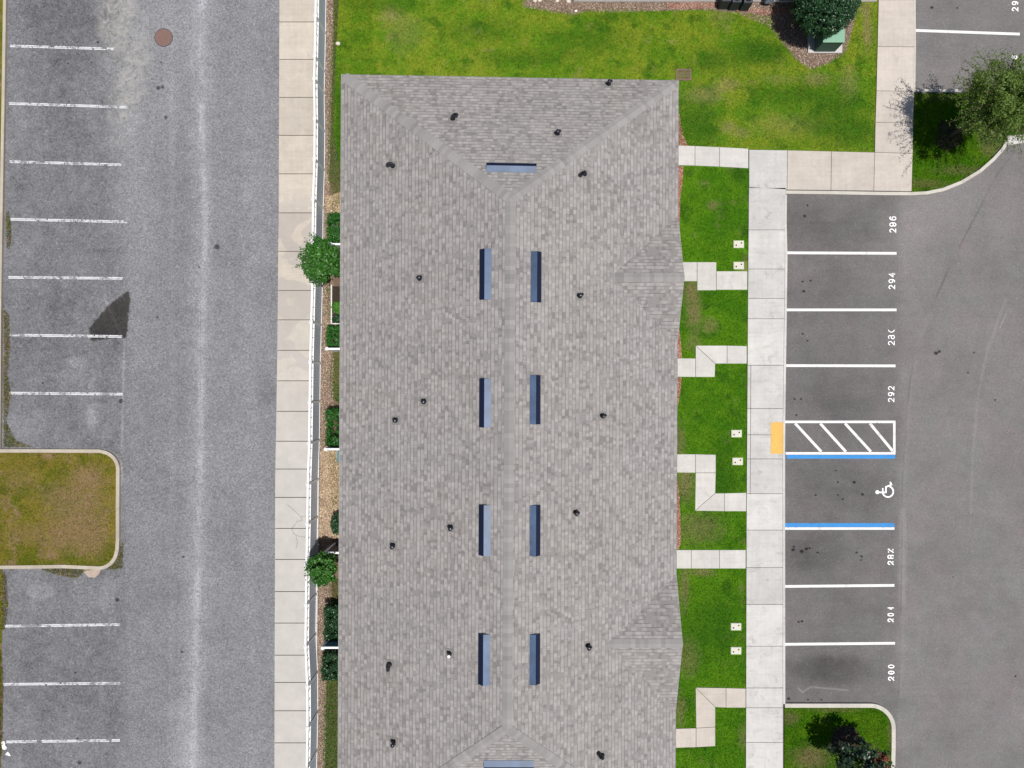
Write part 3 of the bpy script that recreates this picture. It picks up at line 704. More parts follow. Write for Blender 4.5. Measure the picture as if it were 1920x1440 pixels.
# kerbside gutter dirt and grass strip at left edge are grass stuff below
# tactile pad
pd = MB()
for _ in (0,):
    w0 = XY(1443.5,791.5); w1 = XY(1467,850.5)
    pd.box(((w0[0]+w1[0])/2, (w0[1]+w1[1])/2, .124), (w1[0]-w0[0], w0[1]-w1[1], .016))
    nx, ny = 8, 20
    for i in range(nx):
        for j in range(ny):
            x = w0[0]+(w1[0]-w0[0])*(i+.5)/nx; y = w1[1]+(w0[1]-w1[1])*(j+.5)/ny
            pd.cyl((x,y,.132),(x,y,.138), .022, .015, 6)
pad = pd.build('tactile_pad', M['yellow'], walk); pad['label'] = 'yellow tactile warning pad at the ramp of the access aisle'

# ------------------------------------------------------------------ lawns (sheets) and blades
def sheet(name, pts, mat, label, z, cat):
    b = MB(); b.prism(ppoly(pts), -.05, z); return tag(b.build(name, mat), label, cat, kind='structure')
PATHS = [
 [(1200,272),(1302,275),(1403,280),(1403,318),(1302,313),(1200,311)],
 [(1200,492),(1342,492),(1342,509),(1402,509),(1402,545),(1305,546),(1305,529),(1200,529)],
 [(1200,671),(1303,672),(1303,647),(1402,648),(1402,683),(1340,683),(1340,708),(1200,707)],
 [(1200,850),(1342,851),(1341,923),(1402,922),(1402,959),(1301,958),(1302,887),(1200,886)],
 [(1200,1029),(1402,1029),(1402,1066),(1200,1066)],
 [(1302,1286),(1402,1288),(1402,1326),(1341,1325),(1341,1398),(1200,1403),(1200,1365),(1303,1363)]]
BOXES = [(1385,458),(1385,498),(1381,813),(1383,865),(1380,1175),(1380,1220)]
HB = [[(x-11,y-8),(x+11,y-8),(x+11,y+8),(x-11,y+8)] for x, y in BOXES]
HB += [[(1391,464),(1402,470),(1402,480),(1394,476)], [(1378,505),(1402,488),(1402,509),(1378,509)]]
bedR = [[(1210,200),(1273,215),(1276,235),(1280,255),(1290,276),(1210,276)],
        [(1200,311),(1281,313),(1279,340),(1275,370),(1274,420),(1270,492),(1200,492)],
        [(1200,600),(1271,606),(1275,630),(1278,672),(1200,672)], [(1200,706),(1277,708),(1275,735),(1270,760),(1200,800)],
        [(1200,886),(1268,888),(1273,930),(1275,975),(1276,1015),(1272,1029),(1200,1029)]]
topL = [(700,-200),(640,-200),(636,0),(630,120),(627,250),(640,330),(740,400),(1210,400),(1273,276),(1300,276),(1403,281),(1640,286),(1645,0),(1612,-2),(1604,30),(1592,70),(1580,98),(1550,118),(1525,127),(1504,122),(1488,104),(1470,80),(1455,60),(1448,34),(1420,28),(1385,23),(1340,17),(1250,21),(1180,19),(1100,20),(1072,26),(1030,19),(990,13),(984,-10),(980,-200)]
rightL = [(1200,305),(1404,305),(1404,600),(1400,1000),(1399,1440),(1398,1600),(1200,1600)]
islTR = [(1713,176),(1990,178),(1990,240),(1886,256),(1872,278),(1852,302),(1828,321),(1795,341),(1762,353),(1735,359),(1708,361)]
islBR = [(1470,1325),(1630,1325)]+carc(1630,1364,39,90,0)[1:]+[(1669,1440),(1665,1600),(1469,1600)]
islL = [(-200,849),(190,849)]+carc(189,880,30.5,88,0)[1:]+[(219.5,1028)]+carc(187,1029,31,0,-88)[1:]+[(-200,1058.5)]
sheet('lawn', topL, M['g_top'], 'wide yellow green lawn above the roof', .06, 'lawn')
sheet('lawn', rightL, M['g_right'], 'deep green front lawns split by the entry paths', .06, 'lawn')
sheet('lawn', islTR, M['g_isl'], 'grass corner island under the wispy tree', .07, 'lawn')
sheet('lawn', islBR, M['g_isl'], 'grass island with a small glossy tree at lower right', .07, 'lawn')
sheet('lawn', islL, M['g_brown'], 'dry brown grass island in the old lot', .07, 'lawn')
sheet('lawn', [(-300,-300),(9,-300),(9,0),(5,200),(2,400),(0,842),(-300,842)], M['g_brown'], 'dry grass verge along the left edge of the picture, upper part', .07, 'lawn')
sheet('lawn', [(-300,1066),(4,1066),(4,1200),(2,1440),(0,1700),(-300,1700)], M['g_brown'], 'dry grass verge along the left edge of the picture, lower part', .02, 'lawn')
sheet('mulch_bed', [(612,-300),(740,-300),(740,1750),(590,1750),(594,1440),(602,700),(610.5,0)], M['soil'], 'brown mulch strip between the white fence and the roof', .03, 'mulch bed')
sheet('mulch_bed', [(975,-60),(1700,-60),(1645,3),(1610,30),(1590,95),(1520,135),(1440,90),(1430,40),(1060,34),(975,20)], M['soil'], 'brown mulch bed along the top edge around the green cabinet', .05, 'mulch bed')
D = 2300
def jit_poly(p): return p
mulch_top_hole = [[(1505,128),(1500,60),(1560,40),(1580,95),(1548,120)]]
xy = scatter([topL], PATHS, D); blades('grass_blades', xy, .06, M['b_top'], 'short yellow green grass of the wide upper lawn')
xy = scatter([rightL], PATHS+HB+bedR, D); blades('grass_blades', xy, .06, M['b_right'], 'short deep green grass of the front lawns')
xy = scatter([islTR], [], D); blades('grass_blades', xy, .07, M['b_isl'], 'short grass of the corner island under the wispy tree')
ring = [(1584+(27+3*math.sin(3*t))*math.cos(t), 1382+(26+3*math.cos(2*t))*math.sin(t)) for t in np.linspace(0, 2*math.pi, 20)[:-1]]
ring2 = [(1776+(24+4*math.sin(3*t+1))*math.cos(t), 254+(31+4*math.cos(2*t))*math.sin(t)) for t in np.linspace(0, 2*math.pi, 20)[:-1]]
xy = scatter([islBR], [ring], D); blades('grass_blades', xy, .07, M['b_isl'], 'short grass of the lower right island')
xy = scatter([islL], [], D*.8); blades('grass_blades', xy, .07, M['b_brown'], 'dry brown grass of the left island')
# ragged weeds spilling over kerbs on the old lot
weed = [(2,-40),(9,-20),(10,120),(6,260),(3,420),(0,640),(-6,640),(-6,-40)]
weeds = [weed, [(8,580),(17,590),(20,640),(14,700),(22,740),(12,790),(30,825),(60,838),(8,838)], [(16,395),(22,420),(21,460),(14,470),(12,400)], [(80,1064),(195,1064),(160,1070),(145,1084),(110,1078),(80,1068)],
         [(4,1068),(12,1080),(16,1140),(10,1180),(3,1180)], [(3,1220),(7,1280),(5,1400),(0,1440),(-3,1440),(-3,1220)], [(215,1040),(232,1015),(230,1066),(200,1068)], [(195,838),(228,850),(232,880),(226,850),(200,840)], [(-30,1066),(3,1066),(2,1440),(-30,1440)]]
xy = scatter(weeds, [], D*1.0); blades('weeds', xy, .01, M['b_brown'], 'dry weeds creeping over the kerbs of the old lot', (.02,.12), .02)
# left strip grass
stripG = [[(626,-60),(700,-60),(700,380),(640,380),(622,395),(624,360),(615,330),(616,240),(621,100),(626,20)], [(624,660),(700,660),(700,760),(640,760),(622,745),(618,700)], [(616,1085),(640,1085),(700,1130),(625,1132),(618,1118)],
          [(612,1272),(700,1272),(700,1500),(606,1500),(606,1400),(607,1330)], [(615,850),(640,850),(640,950),(622,945)], [(612,540),(622,540),(622,600),(614,600)]]
xy = scatter(stripG, [], D*1.9); blades('grass_blades', xy, .03, M['b_strip'], 'grass tufts between the white fence and the roof')
# mulch chips
xy = scatter([[(611,-60),(623,-60),(626,60),(624,120),(620,260),(617,390),(625,520),(626,660),(622,1120),(612,1300),(609,1500),(594,1500),(602,700)]], [], 1500)
chips('mulch_chips', xy, .03, M['chip_brown'], 'brown mulch along the inside foot of the white fence')
xy = scatter([[(601,845),(640,845),(640,1010),(599,1010)], [(610,370),(640,360),(640,400),(612,400)]], [], 1700)
chips('mulch_chips', xy, .035, M['chip_tan'], 'tan mulch below the fourth patio wall')
xy = scatter(bedR, PATHS, 1500); chips('mulch_chips', xy, .06, M['chip_red'], 'red mulch beds along the right roof edge')
for bp in bedR: pass
b = MB()
for i, bp in enumerate(bedR): b.prism(ppoly(bp), .0, .064)
tag(b.build('mulch_bed', M['soil_red']), 'red mulch beds under the right roof edge', 'mulch bed', kind='structure')
xy = scatter([[(978,-40),(1640,-40),(1612,0),(1600,45),(1585,100),(1550,122),(1520,132),(1490,112),(1440,50),(1380,26),(1310,20),(1180,24),(1100,24),(1072,30),(1020,22),(980,14)]], [], 1500)
chips('mulch_chips', xy, .05, M['chip_brown'], 'brown mulch at the top edge and around the green cabinet')
xy = scatter([[(1250,6),(1345,6),(1440,20),(1500,8),(1500,30),(1440,30),(1340,18),(1250,18)]], [], 1200)
chips('mulch_chips', xy, .06, M['chip_red'], 'reddish mulch below the grey condensers at the top edge')
b = MB(); b.prism(ppoly(ring), 0, .075); tag(b.build('mulch_ring', M['soil_dark']), 'dark mulch ring at the foot of the glossy tree at lower right', 'mulch ring', kind='structure')
xy = scatter([ring], [], 1300); chips('mulch_chips', xy, .075, M['chip_dark'], 'black mulch round the glossy tree')
b = MB(); b.prism(ppoly(ring2), 0, .075); tag(b.build('mulch_ring', M['soil_dark']), 'dark mulch ring in the shade of the wispy tree', 'mulch ring', kind='structure')
xy = scatter([ring2], [], 1300); chips('mulch_chips', xy, .075, M['chip_dark'], 'black mulch round the wispy tree')
# sandy spill by the left island
b = MB(); b.prism(ppoly([(155,1064),(170,1063),(190,1066),(186,1076),(178,1083),(166,1082),(158,1073)]), 0, .012)
tag(b.build('sand_patch', M['sand']), 'pinkish sand spill under the left island kerb', 'sand', kind='structure')

# ------------------------------------------------------------------ main building
ZE, ZR, ZP = 5.5, 7.9, 6.52
C = lambda px, py, z: P(px, py, z)
TL, TR = C(640,139,ZE), C(1273,150.5,ZE)
RT, RB = C(957,372,ZR), C(951,1366,ZR)
BLx = C(633,1560,ZE); BL = Vector((BLx.x, RB.y-5.75, ZE)); BRx = C(1266.5,1560,ZE); BR = Vector((BRx.x, RB.y-5.75, ZE))
bld = empty('apartment_building', (RT.x, (TL.y+BL.y)/2, 0))
tag(bld, 'long apartment building under a grey shingled hip roof with blue metal vents', 'building')
rb = MB()
def rplane(b, pts, ua, ub):
    """pts polygon; ua->ub eave direction; uv in metres, v up the slope"""
    n = (pts[1]-pts[0]).cross(pts[2]-pts[0]).normalized()
    if n.z < 0: n = -n
    u = (ub-ua).normalized(); v = n.cross(u).normalized()
    if v.z < 0: v = -v
    # winding
    nn = (pts[1]-pts[0]).cross(pts[2]-pts[0])
    if nn.z < 0: pts = pts[::-1]
    b.face(pts, [((p-ua).dot(u), (p-ua).dot(v)) for p in pts]); return n, u, v
nL, uL, vL = rplane(rb, [TL, BL, RB, RT], BL, TL)
nR, uR, vR = rplane(rb, [TR, RT, RB, BR], TR, BR)
nT, uT, vT = rplane(rb, [TL, RT, TR], TL, TR)
nB, uB, vB = rplane(rb, [BL, BR, RB], BL, BR)
# underside and fascia thickness
th = Vector((0,0,-.16))
for a, c in ((TL,BL),(BL,BR),(BR,TR),(TR,TL)): rb.face([a, a+th, c+th, c])
rb.face([TL+th, TR+th, BR+th, BL+th])
# gablets
def xe(y):  # right eave x at world y
    t = (y-TR.y)/(BR.y-TR.y); return TR.x + (BR.x-TR.x)*t
dorm = []
for (py_c, py0, py1) in ((520,404,642),(1207,1077,1330)):
    y0 = C(1270,py0,ZE).y; y1 = C(1270,py1,ZE).y; yc = C(1283,py_c,ZP).y
    e0 = Vector((xe(y0), y0, ZE+.004)); e1 = Vector((xe(y1), y1, ZE+.004)); pk = Vector((xe(yc)+.02, yc, ZP))
    # apex: on right plane at height ZP: TR + t
    d = (ZP-ZE)/(-nR.x/nR.z) if False else None
    # plane: nR . (p-TR) = 0 -> x
    ax = TR.x - (nR.y*(yc-TR.y) + nR.z*(ZP-TR.z))/nR.x
    ap = Vector((ax, yc, ZP))
    a1 = rplane(rb, [ap, pk, e0], Vector((ap.x, e0.y, ZE)), e0); a2 = rplane(rb, [ap, e1, pk], Vector((ap.x, e1.y, ZE)), e1)
    rb.face([e0, e1+Vector((0,0,-.16)), pk]) if False else None
    dorm.append((ap, pk, e0, e1, a1[0], a2[0]))
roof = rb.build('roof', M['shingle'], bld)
# ridge and hip caps
def capline(p0, p1, n1, n2, wd, name, tail=.0):
    d = (p1-p0); L = d.length; d.normalize(); b = MB()
    w1 = n1.cross(d).normalized(); w2 = n2.cross(d).normalized()
    if w1.dot(n2) > 0: w1 = -w1
    if w2.dot(n1) > 0: w2 = -w2
    up = (n1+n2).normalized(); s = .16 if name == 'hip_cap' else 0; st = .17
    while s < L-.05:
        e = min(s+st*1.25, L)
        a = p0 + d*s + up*.034; c = p0 + d*e + up*.020
        if d.z < 0: a, c = p0 + d*s + up*.020, p0 + d*e + up*.034
        for w_, n_ in ((w1, n1), (w2, n2)):
            q = [a, c, c + w_*wd + n_*(-.008), a + w_*wd + n_*(-.008)]
            k = (q[1]-q[0]).cross(q[2]-q[0])
            if k.z < 0: q = q[::-1]
            j = len(b.v); b.face(q)
        # butt edge
        lo = a if d.z >= 0 else c
        b.face([lo + w1*wd - n1*.008, lo, lo - up*.03, lo + w1*wd - n1*.03]); b.face([lo, lo + w2*wd - n2*.008, lo + w2*wd - n2*.03, lo - up*.03])
        s += st
    # weld so that a cap is one island
    o = b.build(name, M['cap'], roof)
    import bmesh
    bm = bmesh.new(); bm.from_mesh(o.data); bmesh.ops.remove_doubles(bm, verts=bm.verts, dist=.0004); bm.to_mesh(o.data); bm.free()
    return o
capline(RB, RT, nL, nR, .20, 'ridge_cap')
capline(TL, RT, nL, nT, .21, 'hip_cap'); capline(TR, RT, nR, nT, .21, 'hip_cap')
capline(BL, RB, nL, nB, .19, 'hip_cap'); capline(BR, RB, nR, nB, .19, 'hip_cap')
for ap, pk, e0, e1, na, nb in dorm: capline(pk, ap, na, nb, .19, 'ridge_cap')
# gablet end walls
for ap, pk, e0, e1, na, nb in dorm:
    b = MB(); s = Vector((-.05,0,-.03)); k = Vector((-.05,0,-.2))
    b.face([e0+k, pk+s, e1+k]); b.face([e0+k+Vector((-.1,0,0)), e1+k+Vector((-.1,0,0)), pk+s+Vector((-.1,0,0))])
    b.build('gable_end', M['trim'], bld)
# gutters
b = MB()
def gut(a, c, out):
    d = (c-a).normalized(); L = (c-a).length; m = (a+c)/2 + out*.035 + Vector((0,0,-.075)); b.box(m, (L, .07, .11), (d, out, Vector((0,0,1))))
gut(BL, TL, Vector((-1,0,0))*.0 + Vector((-.01,0,0)).normalized()*0.0001) if False else None
b.box(((TL.x+TR.x)/2, TR.y+(.0), 0), (0.001,.001,.001)) if False else None
for a, c, out in ((TL,BL,Vector((-1,0,0))),):
    d = (c-a).normalized(); L = (c-a).length; b.box((a+c)/2 + Vector((.02,0,-.03)), (L, .06, .05), (d, Vector((1,0,0)), Vector((0,0,1))))
b.build('drip_edge', M['trim'], roof)
# walls, windows, doors
inset = .55
wx0, wx1, wy0, wy1 = TL.x+inset, TR.x-inset, BL.y+inset, TR.y-inset
b = MB(); b.prism([(wx0,wy0),(wx1,wy0),(wx1,wy1),(wx0,wy1)], 0, ZE-.165); b.build('wall', M['wall'], bld)
for side, x in (('w', wx0-.03), ('e', wx1+.03)):
    for i in range(8):
        for z in (1.5, 4.1):
            y = wy1 - 2 - i*(wy1-wy0-4)/7
            if side == 'e' and z < 2 and i % 2 == 0:
                d = MB(); d.box((x, y, 1.08), (.08, 1.0, 2.1)); dd = d.build('door', M['door'], bld)
                h = MB(); h.ball((x+.07, y+.4, 1.05), .035); h.build('handle', M['dark_grey'], dd); continue
            f = MB(); f.box((x, y, z), (.08, 1.3, 1.3)); fo = f.build('window', M['trim'], bld)
            p = MB(); p.box((x+(.045 if side == 'e' else -.045), y, z), (.01, 1.16, 1.16)); p.build('pane', M['glass'], fo)
# blue off-ridge vents
def slope_vent(px, py, lenpx, wpx, n, u, v, base, label=None):
    # centre on the roof plane
    o0 = Vector((0,0,H)); dr = P(px, py, 0)-o0; t = (base-o0).dot(n)/dr.dot(n); c = o0 + dr*t
    k = (H-c.z)/F; Lh = lenpx*k/2; W = wpx*k/2
    a = empty('ridge_vent', c); a.parent = bld; a.matrix_parent_inverse = mi(bld)
    prof = [(W, .015), (W*.04, .14), (-W, .03)]
    def pt(s, q): return c + u*s + v*q[0] + n*q[1]
    h = MB(); h.face([pt(-Lh, prof[0]), pt(Lh, prof[0]), pt(Lh, prof[1]), pt(-Lh, prof[1])])
    for s in (-Lh, Lh): h.face([pt(s, prof[0]), pt(s, prof[1]), pt(s, prof[2]), pt(s, (-W,0)), pt(s, (W,0))])
    ho = MB(); ho.v, ho.f, ho.uv = h.v, h.f, h.uv
    def rel(mb, name, mat, sub=True):
        ob = mb.build(name, mat); ob.parent = a; ob.matrix_parent_inverse = a.matrix_parent_inverse.copy() if False else __import__('mathutils').Matrix.Translation(-c); return ob
    rel(h, 'vent_hood', M['metal_blue'])
    l = MB(); l.face([pt(-Lh, prof[1]), pt(Lh, prof[1]), pt(Lh, prof[2]), pt(-Lh, prof[2])]); l.face([pt(-Lh, prof[2]), pt(Lh, prof[2]), pt(Lh, (-W,-.01)), pt(-Lh, (-W,-.01))])
    for j in range(1, 3):
        f = j/3; m = (prof[1][0]+(prof[2][0]-prof[1][0])*f, prof[1][1]+(prof[2][1]-prof[1][1])*f+.008)
        l.box(pt(0, m), (2*Lh-.03, .012, .012), (u, v, n))
    rel(l, 'louver', M['louver'])
    if label: a['label'] = label
    return a
for px, py, L_ in ((910.5,514.5,95),(910,755.5,92),(909,994,95),(908,1236,96)): slope_vent(px, py, L_, 23.5, nL, uL, vL, TL)
for px, py, L_ in ((1005,519.5,95),(1003,749.5,92),(1003,994.5,95),(1002.5,1235.5,94)): slope_vent(px, py, L_, 21, nR, uR, vR, TR)
slope_vent(959, 315, 94, 21, nT, uT, vT, TL); slope_vent(954, 1433, 94, 21, nB, uB, vB, BL)
# plumbing pipes
def roof_pipe(px, py, n, base, kind):
    o0 = Vector((0,0,H)); dr = P(px, py, 0)-o0; t = (base-o0).dot(n)/dr.dot(n); c = o0 + dr*t
    z = Vector((0,0,1)); b = MB()
    b.cyl(c + n*.0, c + n*.03, .105, .10, 14); b.cyl(c + n*.02, c + z*.13, .085, .06, 12, False)
    if kind == 0:    # stub pipe with hood
        b.cyl(c, c+z*.30, .055, .055, 12); b.ball(c+z*.30, .085, 10, 6, (1,1,.6)); b.cyl(c+z*.27, c+z*.22+Vector((.10,.05,0)), .05, .055, 10)
    elif kind == 1:  # gooseneck
        d = Vector((random.uniform(-1,1), random.uniform(-1,1), 0)).normalized()
        b.cyl(c, c+z*.24, .06, .06, 12); b.cyl(c+z*.24, c+z*.28+d*.12, .07, .07, 12); b.cyl(c+z*.28+d*.12, c+z*.12+d*.19, .065, .085, 12)
    else:            # open pipe
        b.cyl(c, c+z*.34, .06, .055, 12)
    o = b.build('roof_pipe', M['black'], bld, smooth=False)
    u_ = n.cross(z).normalized(); f = MB(); f.box(c+n*.006, (.36,.36,.012), (u_, n.cross(u_).normalized(), n)); f.build('flashing', M['lead'], o)
    if kind == 2:
        k = MB(); k.cyl(c+z*.335, c+z*.35, .058, .058, 12); k.build('pipe_rim', M['white_pvc'], o)
for i, (px, py) in enumerate(((849,223),(1045,251),(1141,158))): roof_pipe(px, py, nT, TL, 1 if i == 0 else 0)
for i, (px, py) in enumerate(((737,311),(787,522),(795,753),(742,788),(845,989),(737,1023),(843,1225),(731,1245),(738,1391))): roof_pipe(px, py, nL, TL, (1,0,0,0,0,0,2,1,0)[i])
for i, (px, py) in enumerate(((1096,326),(1087,555),(1130,780),(1080,961),(1103,1211),(1129,1416))): roof_pipe(px, py, nR, TR, (1,0,0,0,0,1)[i])

# ------------------------------------------------------------------ neighbour building at the top edge
nb = empty('neighbour_building', (14, 22, 0)); tag(nb, 'mauve sided neighbouring building just inside the top edge', 'building')
y0 = P(0, 4, 0).y; x0 = P(1076,0).x; x1 = P(1640,0).x
b = MB(); b.prism([(x0,y0),(x1,y0),(x1,y0+13),(x0,y0+13)], 0, 5.4); b.build('wall', M['neigh'], nb)
b = MB(); b.prism([(x0-.02,y0-.04),(x1+.02,y0-.04),(x1+.02,y0-.003),(x0-.02,y0-.003)], 0, .16); b.build('foundation_ledge', M['conc_bright'], nb)
b = MB(); q = [Vector((x0-.4,y0-.4,5.42)), Vector((x1+.4,y0-.4,5.42)), Vector((x1+.4,y0+13.4,5.42)), Vector((x0-.4,y0+13.4,5.42))]; r0 = Vector((x0+5.5,y0+6.5,7.7)); r1 = Vector((x1-5.5,y0+6.5,7.7))
rplane(b, [q[0],q[1],r1,r0], q[0], q[1]); rplane(b, [q[2],q[3],r0,r1], q[2], q[3]); rplane(b, [q[0],r0,q[3]], q[3], q[0]); rplane(b, [q[1],q[2],r1], q[1], q[2]); b.face([q[3],q[2],q[1],q[0]])
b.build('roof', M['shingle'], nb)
for i in range(4):
    f = MB(); f.box((x0+2+i*3.2, y0-.02, 1.5), (1.3,.06,1.3)); fo = f.build('window', M['trim'], nb); p = MB(); p.box((x0+2+i*3.2, y0-.055, 1.5), (1.16,.01,1.16)); p.build('pane', M['glass'], fo)

# ------------------------------------------------------------------ white fence
HF = 1.85
caps = [(594,-200),(593,-122),(592,-46),(591,29),(589.5,104),(588.5,147),(589.5,222),(589,298),(586.5,373),(585.5,450),(585,528),(583,603.5),(581,679),(580,754.5),(579,831),(576.5,908),(575.5,982.5),(574,1059),(573,1134.5),(572,1213),(575.5,1288),(576,1366),(574.5,1442),(572,1518),(571,1595)]
fen = empty('fence', (P(585,720,HF).x, 0, 0)); tag(fen, 'long white vinyl fence with square capped posts beside the left sidewalk', 'fence')
cp = [P(a, c, HF) for a, c in caps]
for i, p in enumerate(cp):
    b = MB(); b.box((p.x, p.y, HF/2-.04), (.105,.105,HF-.08)); po = b.build('post', M['vinyl'], fen)
    b = MB(); b.box((p.x, p.y, HF-.025), (.15,.15,.04)); n = len(b.v)
    z = HF-.004; s = .07; t = Vector((p.x,p.y,HF+.05)); c4 = [Vector((p.x+a*s, p.y+d*s, z)) for a, d in ((-1,-1),(1,-1),(1,1),(-1,1))]
    for j in range(4): b.face([c4[j], c4[(j+1)%4], t])
    b.build('post_cap', M['vinyl'], po)
for p, q in zip(cp[:-1], cp[1:]):
    d = (q-p); L = d.length-.105; d.normalize(); out = Vector((-d.y, d.x, 0)); m = (p+q)/2
    fr = (d, out, Vector((0,0,1)))
    b = MB(); b.box((m.x, m.y, .71), (L, .03, 1.18), fr); pn = b.build('panel', M['panel'], fen)
    b = MB(); b.box((m.x, m.y, HF-.065), (L, .085, .04), fr); b.build('top_rail', M['vinyl'], fen)
    b = MB(); b.box((m.x, m.y, 1.325), (L, .055, .04), fr); b.build('middle_rail', M['vinyl'], fen)
    b = MB(); b.box((m.x, m.y, .09), (L, .065, .10), fr); b.build('bottom_rail', M['vinyl'], fen)
    nb_ = 4 if L > 1.4 else 2
    for j in range(nb_):
        c = p + d*(.0525 + L*(j+.5)/nb_); b = MB(); b.box((c.x, c.y, 1.555), (.03, .02, .415), fr); b.build('picket', M['vinyl'], fen)

# ------------------------------------------------------------------ privacy walls on the patios
def privacy(px_end, py, z, mat, label, slats=0):
    a = P(px_end, py, z); x1 = TL.x + inset - .01
    w = empty('privacy_panel', (a.x, a.y, 0)); tag(w, label, 'privacy panel', 'privacy panels between the patios')
    b = MB(); b.box((a.x, a.y, z/2), (.12,.12,z)); b.ball((a.x,a.y,z+.03), .09, 8, 5, (1,1,.5)); b.build('post', M['vinyl'], w)
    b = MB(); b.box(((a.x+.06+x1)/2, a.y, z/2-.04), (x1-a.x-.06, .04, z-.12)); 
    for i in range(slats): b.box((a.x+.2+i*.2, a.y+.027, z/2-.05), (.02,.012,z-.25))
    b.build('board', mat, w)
    b = MB(); b.box(((a.x+.06+x1)/2, a.y, z-.06), (x1-a.x-.065, .09, .07)); b.build('top_rail', M['vinyl'], w)
privacy(620, 457.5, 1.8, M['vinyl'], 'white privacy panel partly under the broad leafy tree at left')
privacy(613, 654, 1.8, M['vinyl'], 'white privacy panel with round cap below the small square hedge')
privacy(610.5, 842.5, 1.8, M['vinyl'], 'white privacy panel closing the tall glossy hedge at left')
privacy(609.5, 1037, 1.9, M['dark_grey'], 'white slatted privacy panel, shade painted dark grey, above the smaller left tree', 5)  # white vinyl board, the shade on its face painted as dark grey
privacy(605, 1215, 1.9, M['shade_panel'], 'white slatted privacy panel, shade painted slate blue, between the two lowest hedges', 6)  # white vinyl board too, its shade put into a slate blue colour
# teal cabinet tucked under the eave
t = empty('utility_cabinet', P(640,856,0)); tag(t, 'teal cabinet half hidden under the left roof edge', 'cabinet')
a = P(633, 847, 1.0); c = P(640, 865, 1.0)
b = MB(); b.box((a.x+.3, (a.y+c.y)/2, .5), (.6, a.y-c.y, 1.0)); b.build('body', M['teal'], t, bevel=.02)
b = MB(); b.box((a.x+.3, (a.y+c.y)/2, 1.015), (.64, a.y-c.y+.04, .03)); b.build('lid', M['teal'], t)
# small edged garden bed
t = empty('garden_bed', P(640,575,0)); tag(t, 'dark soil garden bed with thin white edging near the left tree', 'garden bed')
b = MB(); b.prism(ppoly([(624,537),(700,537),(700,607),(624,607)]), 0, .06); b.build('soil', M['soil_dark'], t)
b = MB(); b.prism(ppoly([(622.3,535),(623.8,535),(623.8,608.5),(622.3,608.5)]), 0, .2); b.prism(ppoly([(624,606.8),(700,606.8),(700,608.4),(624,608.4)]), 0, .2); b.build('edging', M['vinyl'], t)

# ------------------------------------------------------------------ trees and shrubs
def shrub(px, py, rx, ry, h, mat, n, label, cat='hedge', size=.075, box=True, group=None, name=None):
    """px,py: middle of its top as seen; rx, ry half size in pixels"""
    c = P(px, py, h*.6); k = (H-h)/F
    t = empty(name or cat, (c.x, c.y, 0)); tag(t, label, cat, group)
    n = int(n*2.3); pos, nn = cloud(n, (c.x, c.y, h*.55), (rx*k*.92, ry*k*.94, h*.42), max(40, int(n/26)), .12, box=box)
    pos[:,2] = np.maximum(pos[:,2], .03)
    np_mesh('foliage', leaves(pos, nn, size), 4, M[mat], t)
    b = MB()
    for i in range(6):
        a = Vector((c.x+random.uniform(-.5,.5)*rx*k, c.y+random.uniform(-.5,.5)*ry*k, 0)); b.cyl(a, a+Vector((random.uniform(-.1,.1),random.uniform(-.1,.1),h*.6)), .018, .008, 6, False)
    b.build('stem', M['bark'], t)
    # dense inner twig mass keeps light from passing straight through
    return t
G1 = 'hedges along the left side of the building'
shrub(634, 427, 19, 28, 1.1, 'leaf_hedge', 4200, 'fresh green hedge just above the broad leafy tree at left', group=G1)
shrub(634, 631, 19, 20, 1.0, 'leaf_hedge', 3200, 'small square green hedge above the round capped white panel', group=G1)
shrub(634, 802, 21, 37, 1.2, 'leaf_hedge', 5600, 'tall green hedge ending at the white panel at mid height', group=G1)
shrub(634, 982, 14, 21, 1.0, 'leaf_dark', 2200, 'small dark bush on tan mulch under the left roof edge', 'bush', group=None, box=False)
shrub(630, 1165, 20, 33, 1.2, 'leaf_dark', 5200, 'dark glossy hedge above the lowest slatted panel', group=G1)
shrub(628, 1247, 22, 25, 1.1, 'leaf_dark', 4600, 'dark glossy hedge below the lowest slatted panel', group=G1)
shrub(636, 577, 13, 13, .7, 'leaf_bright', 900, 'bright green shrub growing in the white edged bed', 'shrub', size=.09, box=False)
shrub(634, 598, 9, 6, .5, 'leaf_dark', 350, 'dark low plant at the bottom of the white edged bed', 'shrub', size=.09, box=False)
shrub(640, 745, 6, 8, .5, 'leaf_bright', 200, 'small yellow green plant just above the tall hedge', 'shrub', size=.07, box=False)

def tree(label, px, py, hc, rpx, squash, mat, n, size, clumps, cr, name='tree', tr=.06, limbs=6, surf=.45, asp=.5, root=None, jit=.7, extra=None):
    c = P(px, py, hc); k = (H-hc)/F; r = rpx*k
    base = Vector((c.x, c.y, 0)) if root is None else P(*root, 0)
    t = empty(name, base); tag(t, label, 'tree')
    pos, nn = cloud(n, c, (r*.88, r*.88*squash, r*.8), clumps, cr, surf)
    pos[:,2] = np.maximum(pos[:,2], .1)
    np_mesh('crown', leaves(pos, nn, size, asp, jit), 4, M[mat], t)
    L = []
    for i in range(limbs):
        a = 2*math.pi*i/limbs + random.uniform(-.3,.3); e = c + Vector((math.cos(a)*r*.7, math.sin(a)*r*.7, random.uniform(-.2,.5)*r)); L.append((random.uniform(.4,.9), e, tr*.5))
    limb_tree(t, base, c + Vector((0,0,r*.2)), tr, L)
    return t, c, r
t1, c1, r1_ = tree('broad leafy tree leaning over the left sidewalk and fence', 602, 489, 2.6, 43, 1.06, 'leaf_green', 9500, .12, 100, .24, 'broadleaf_tree', .05, 7, .35)
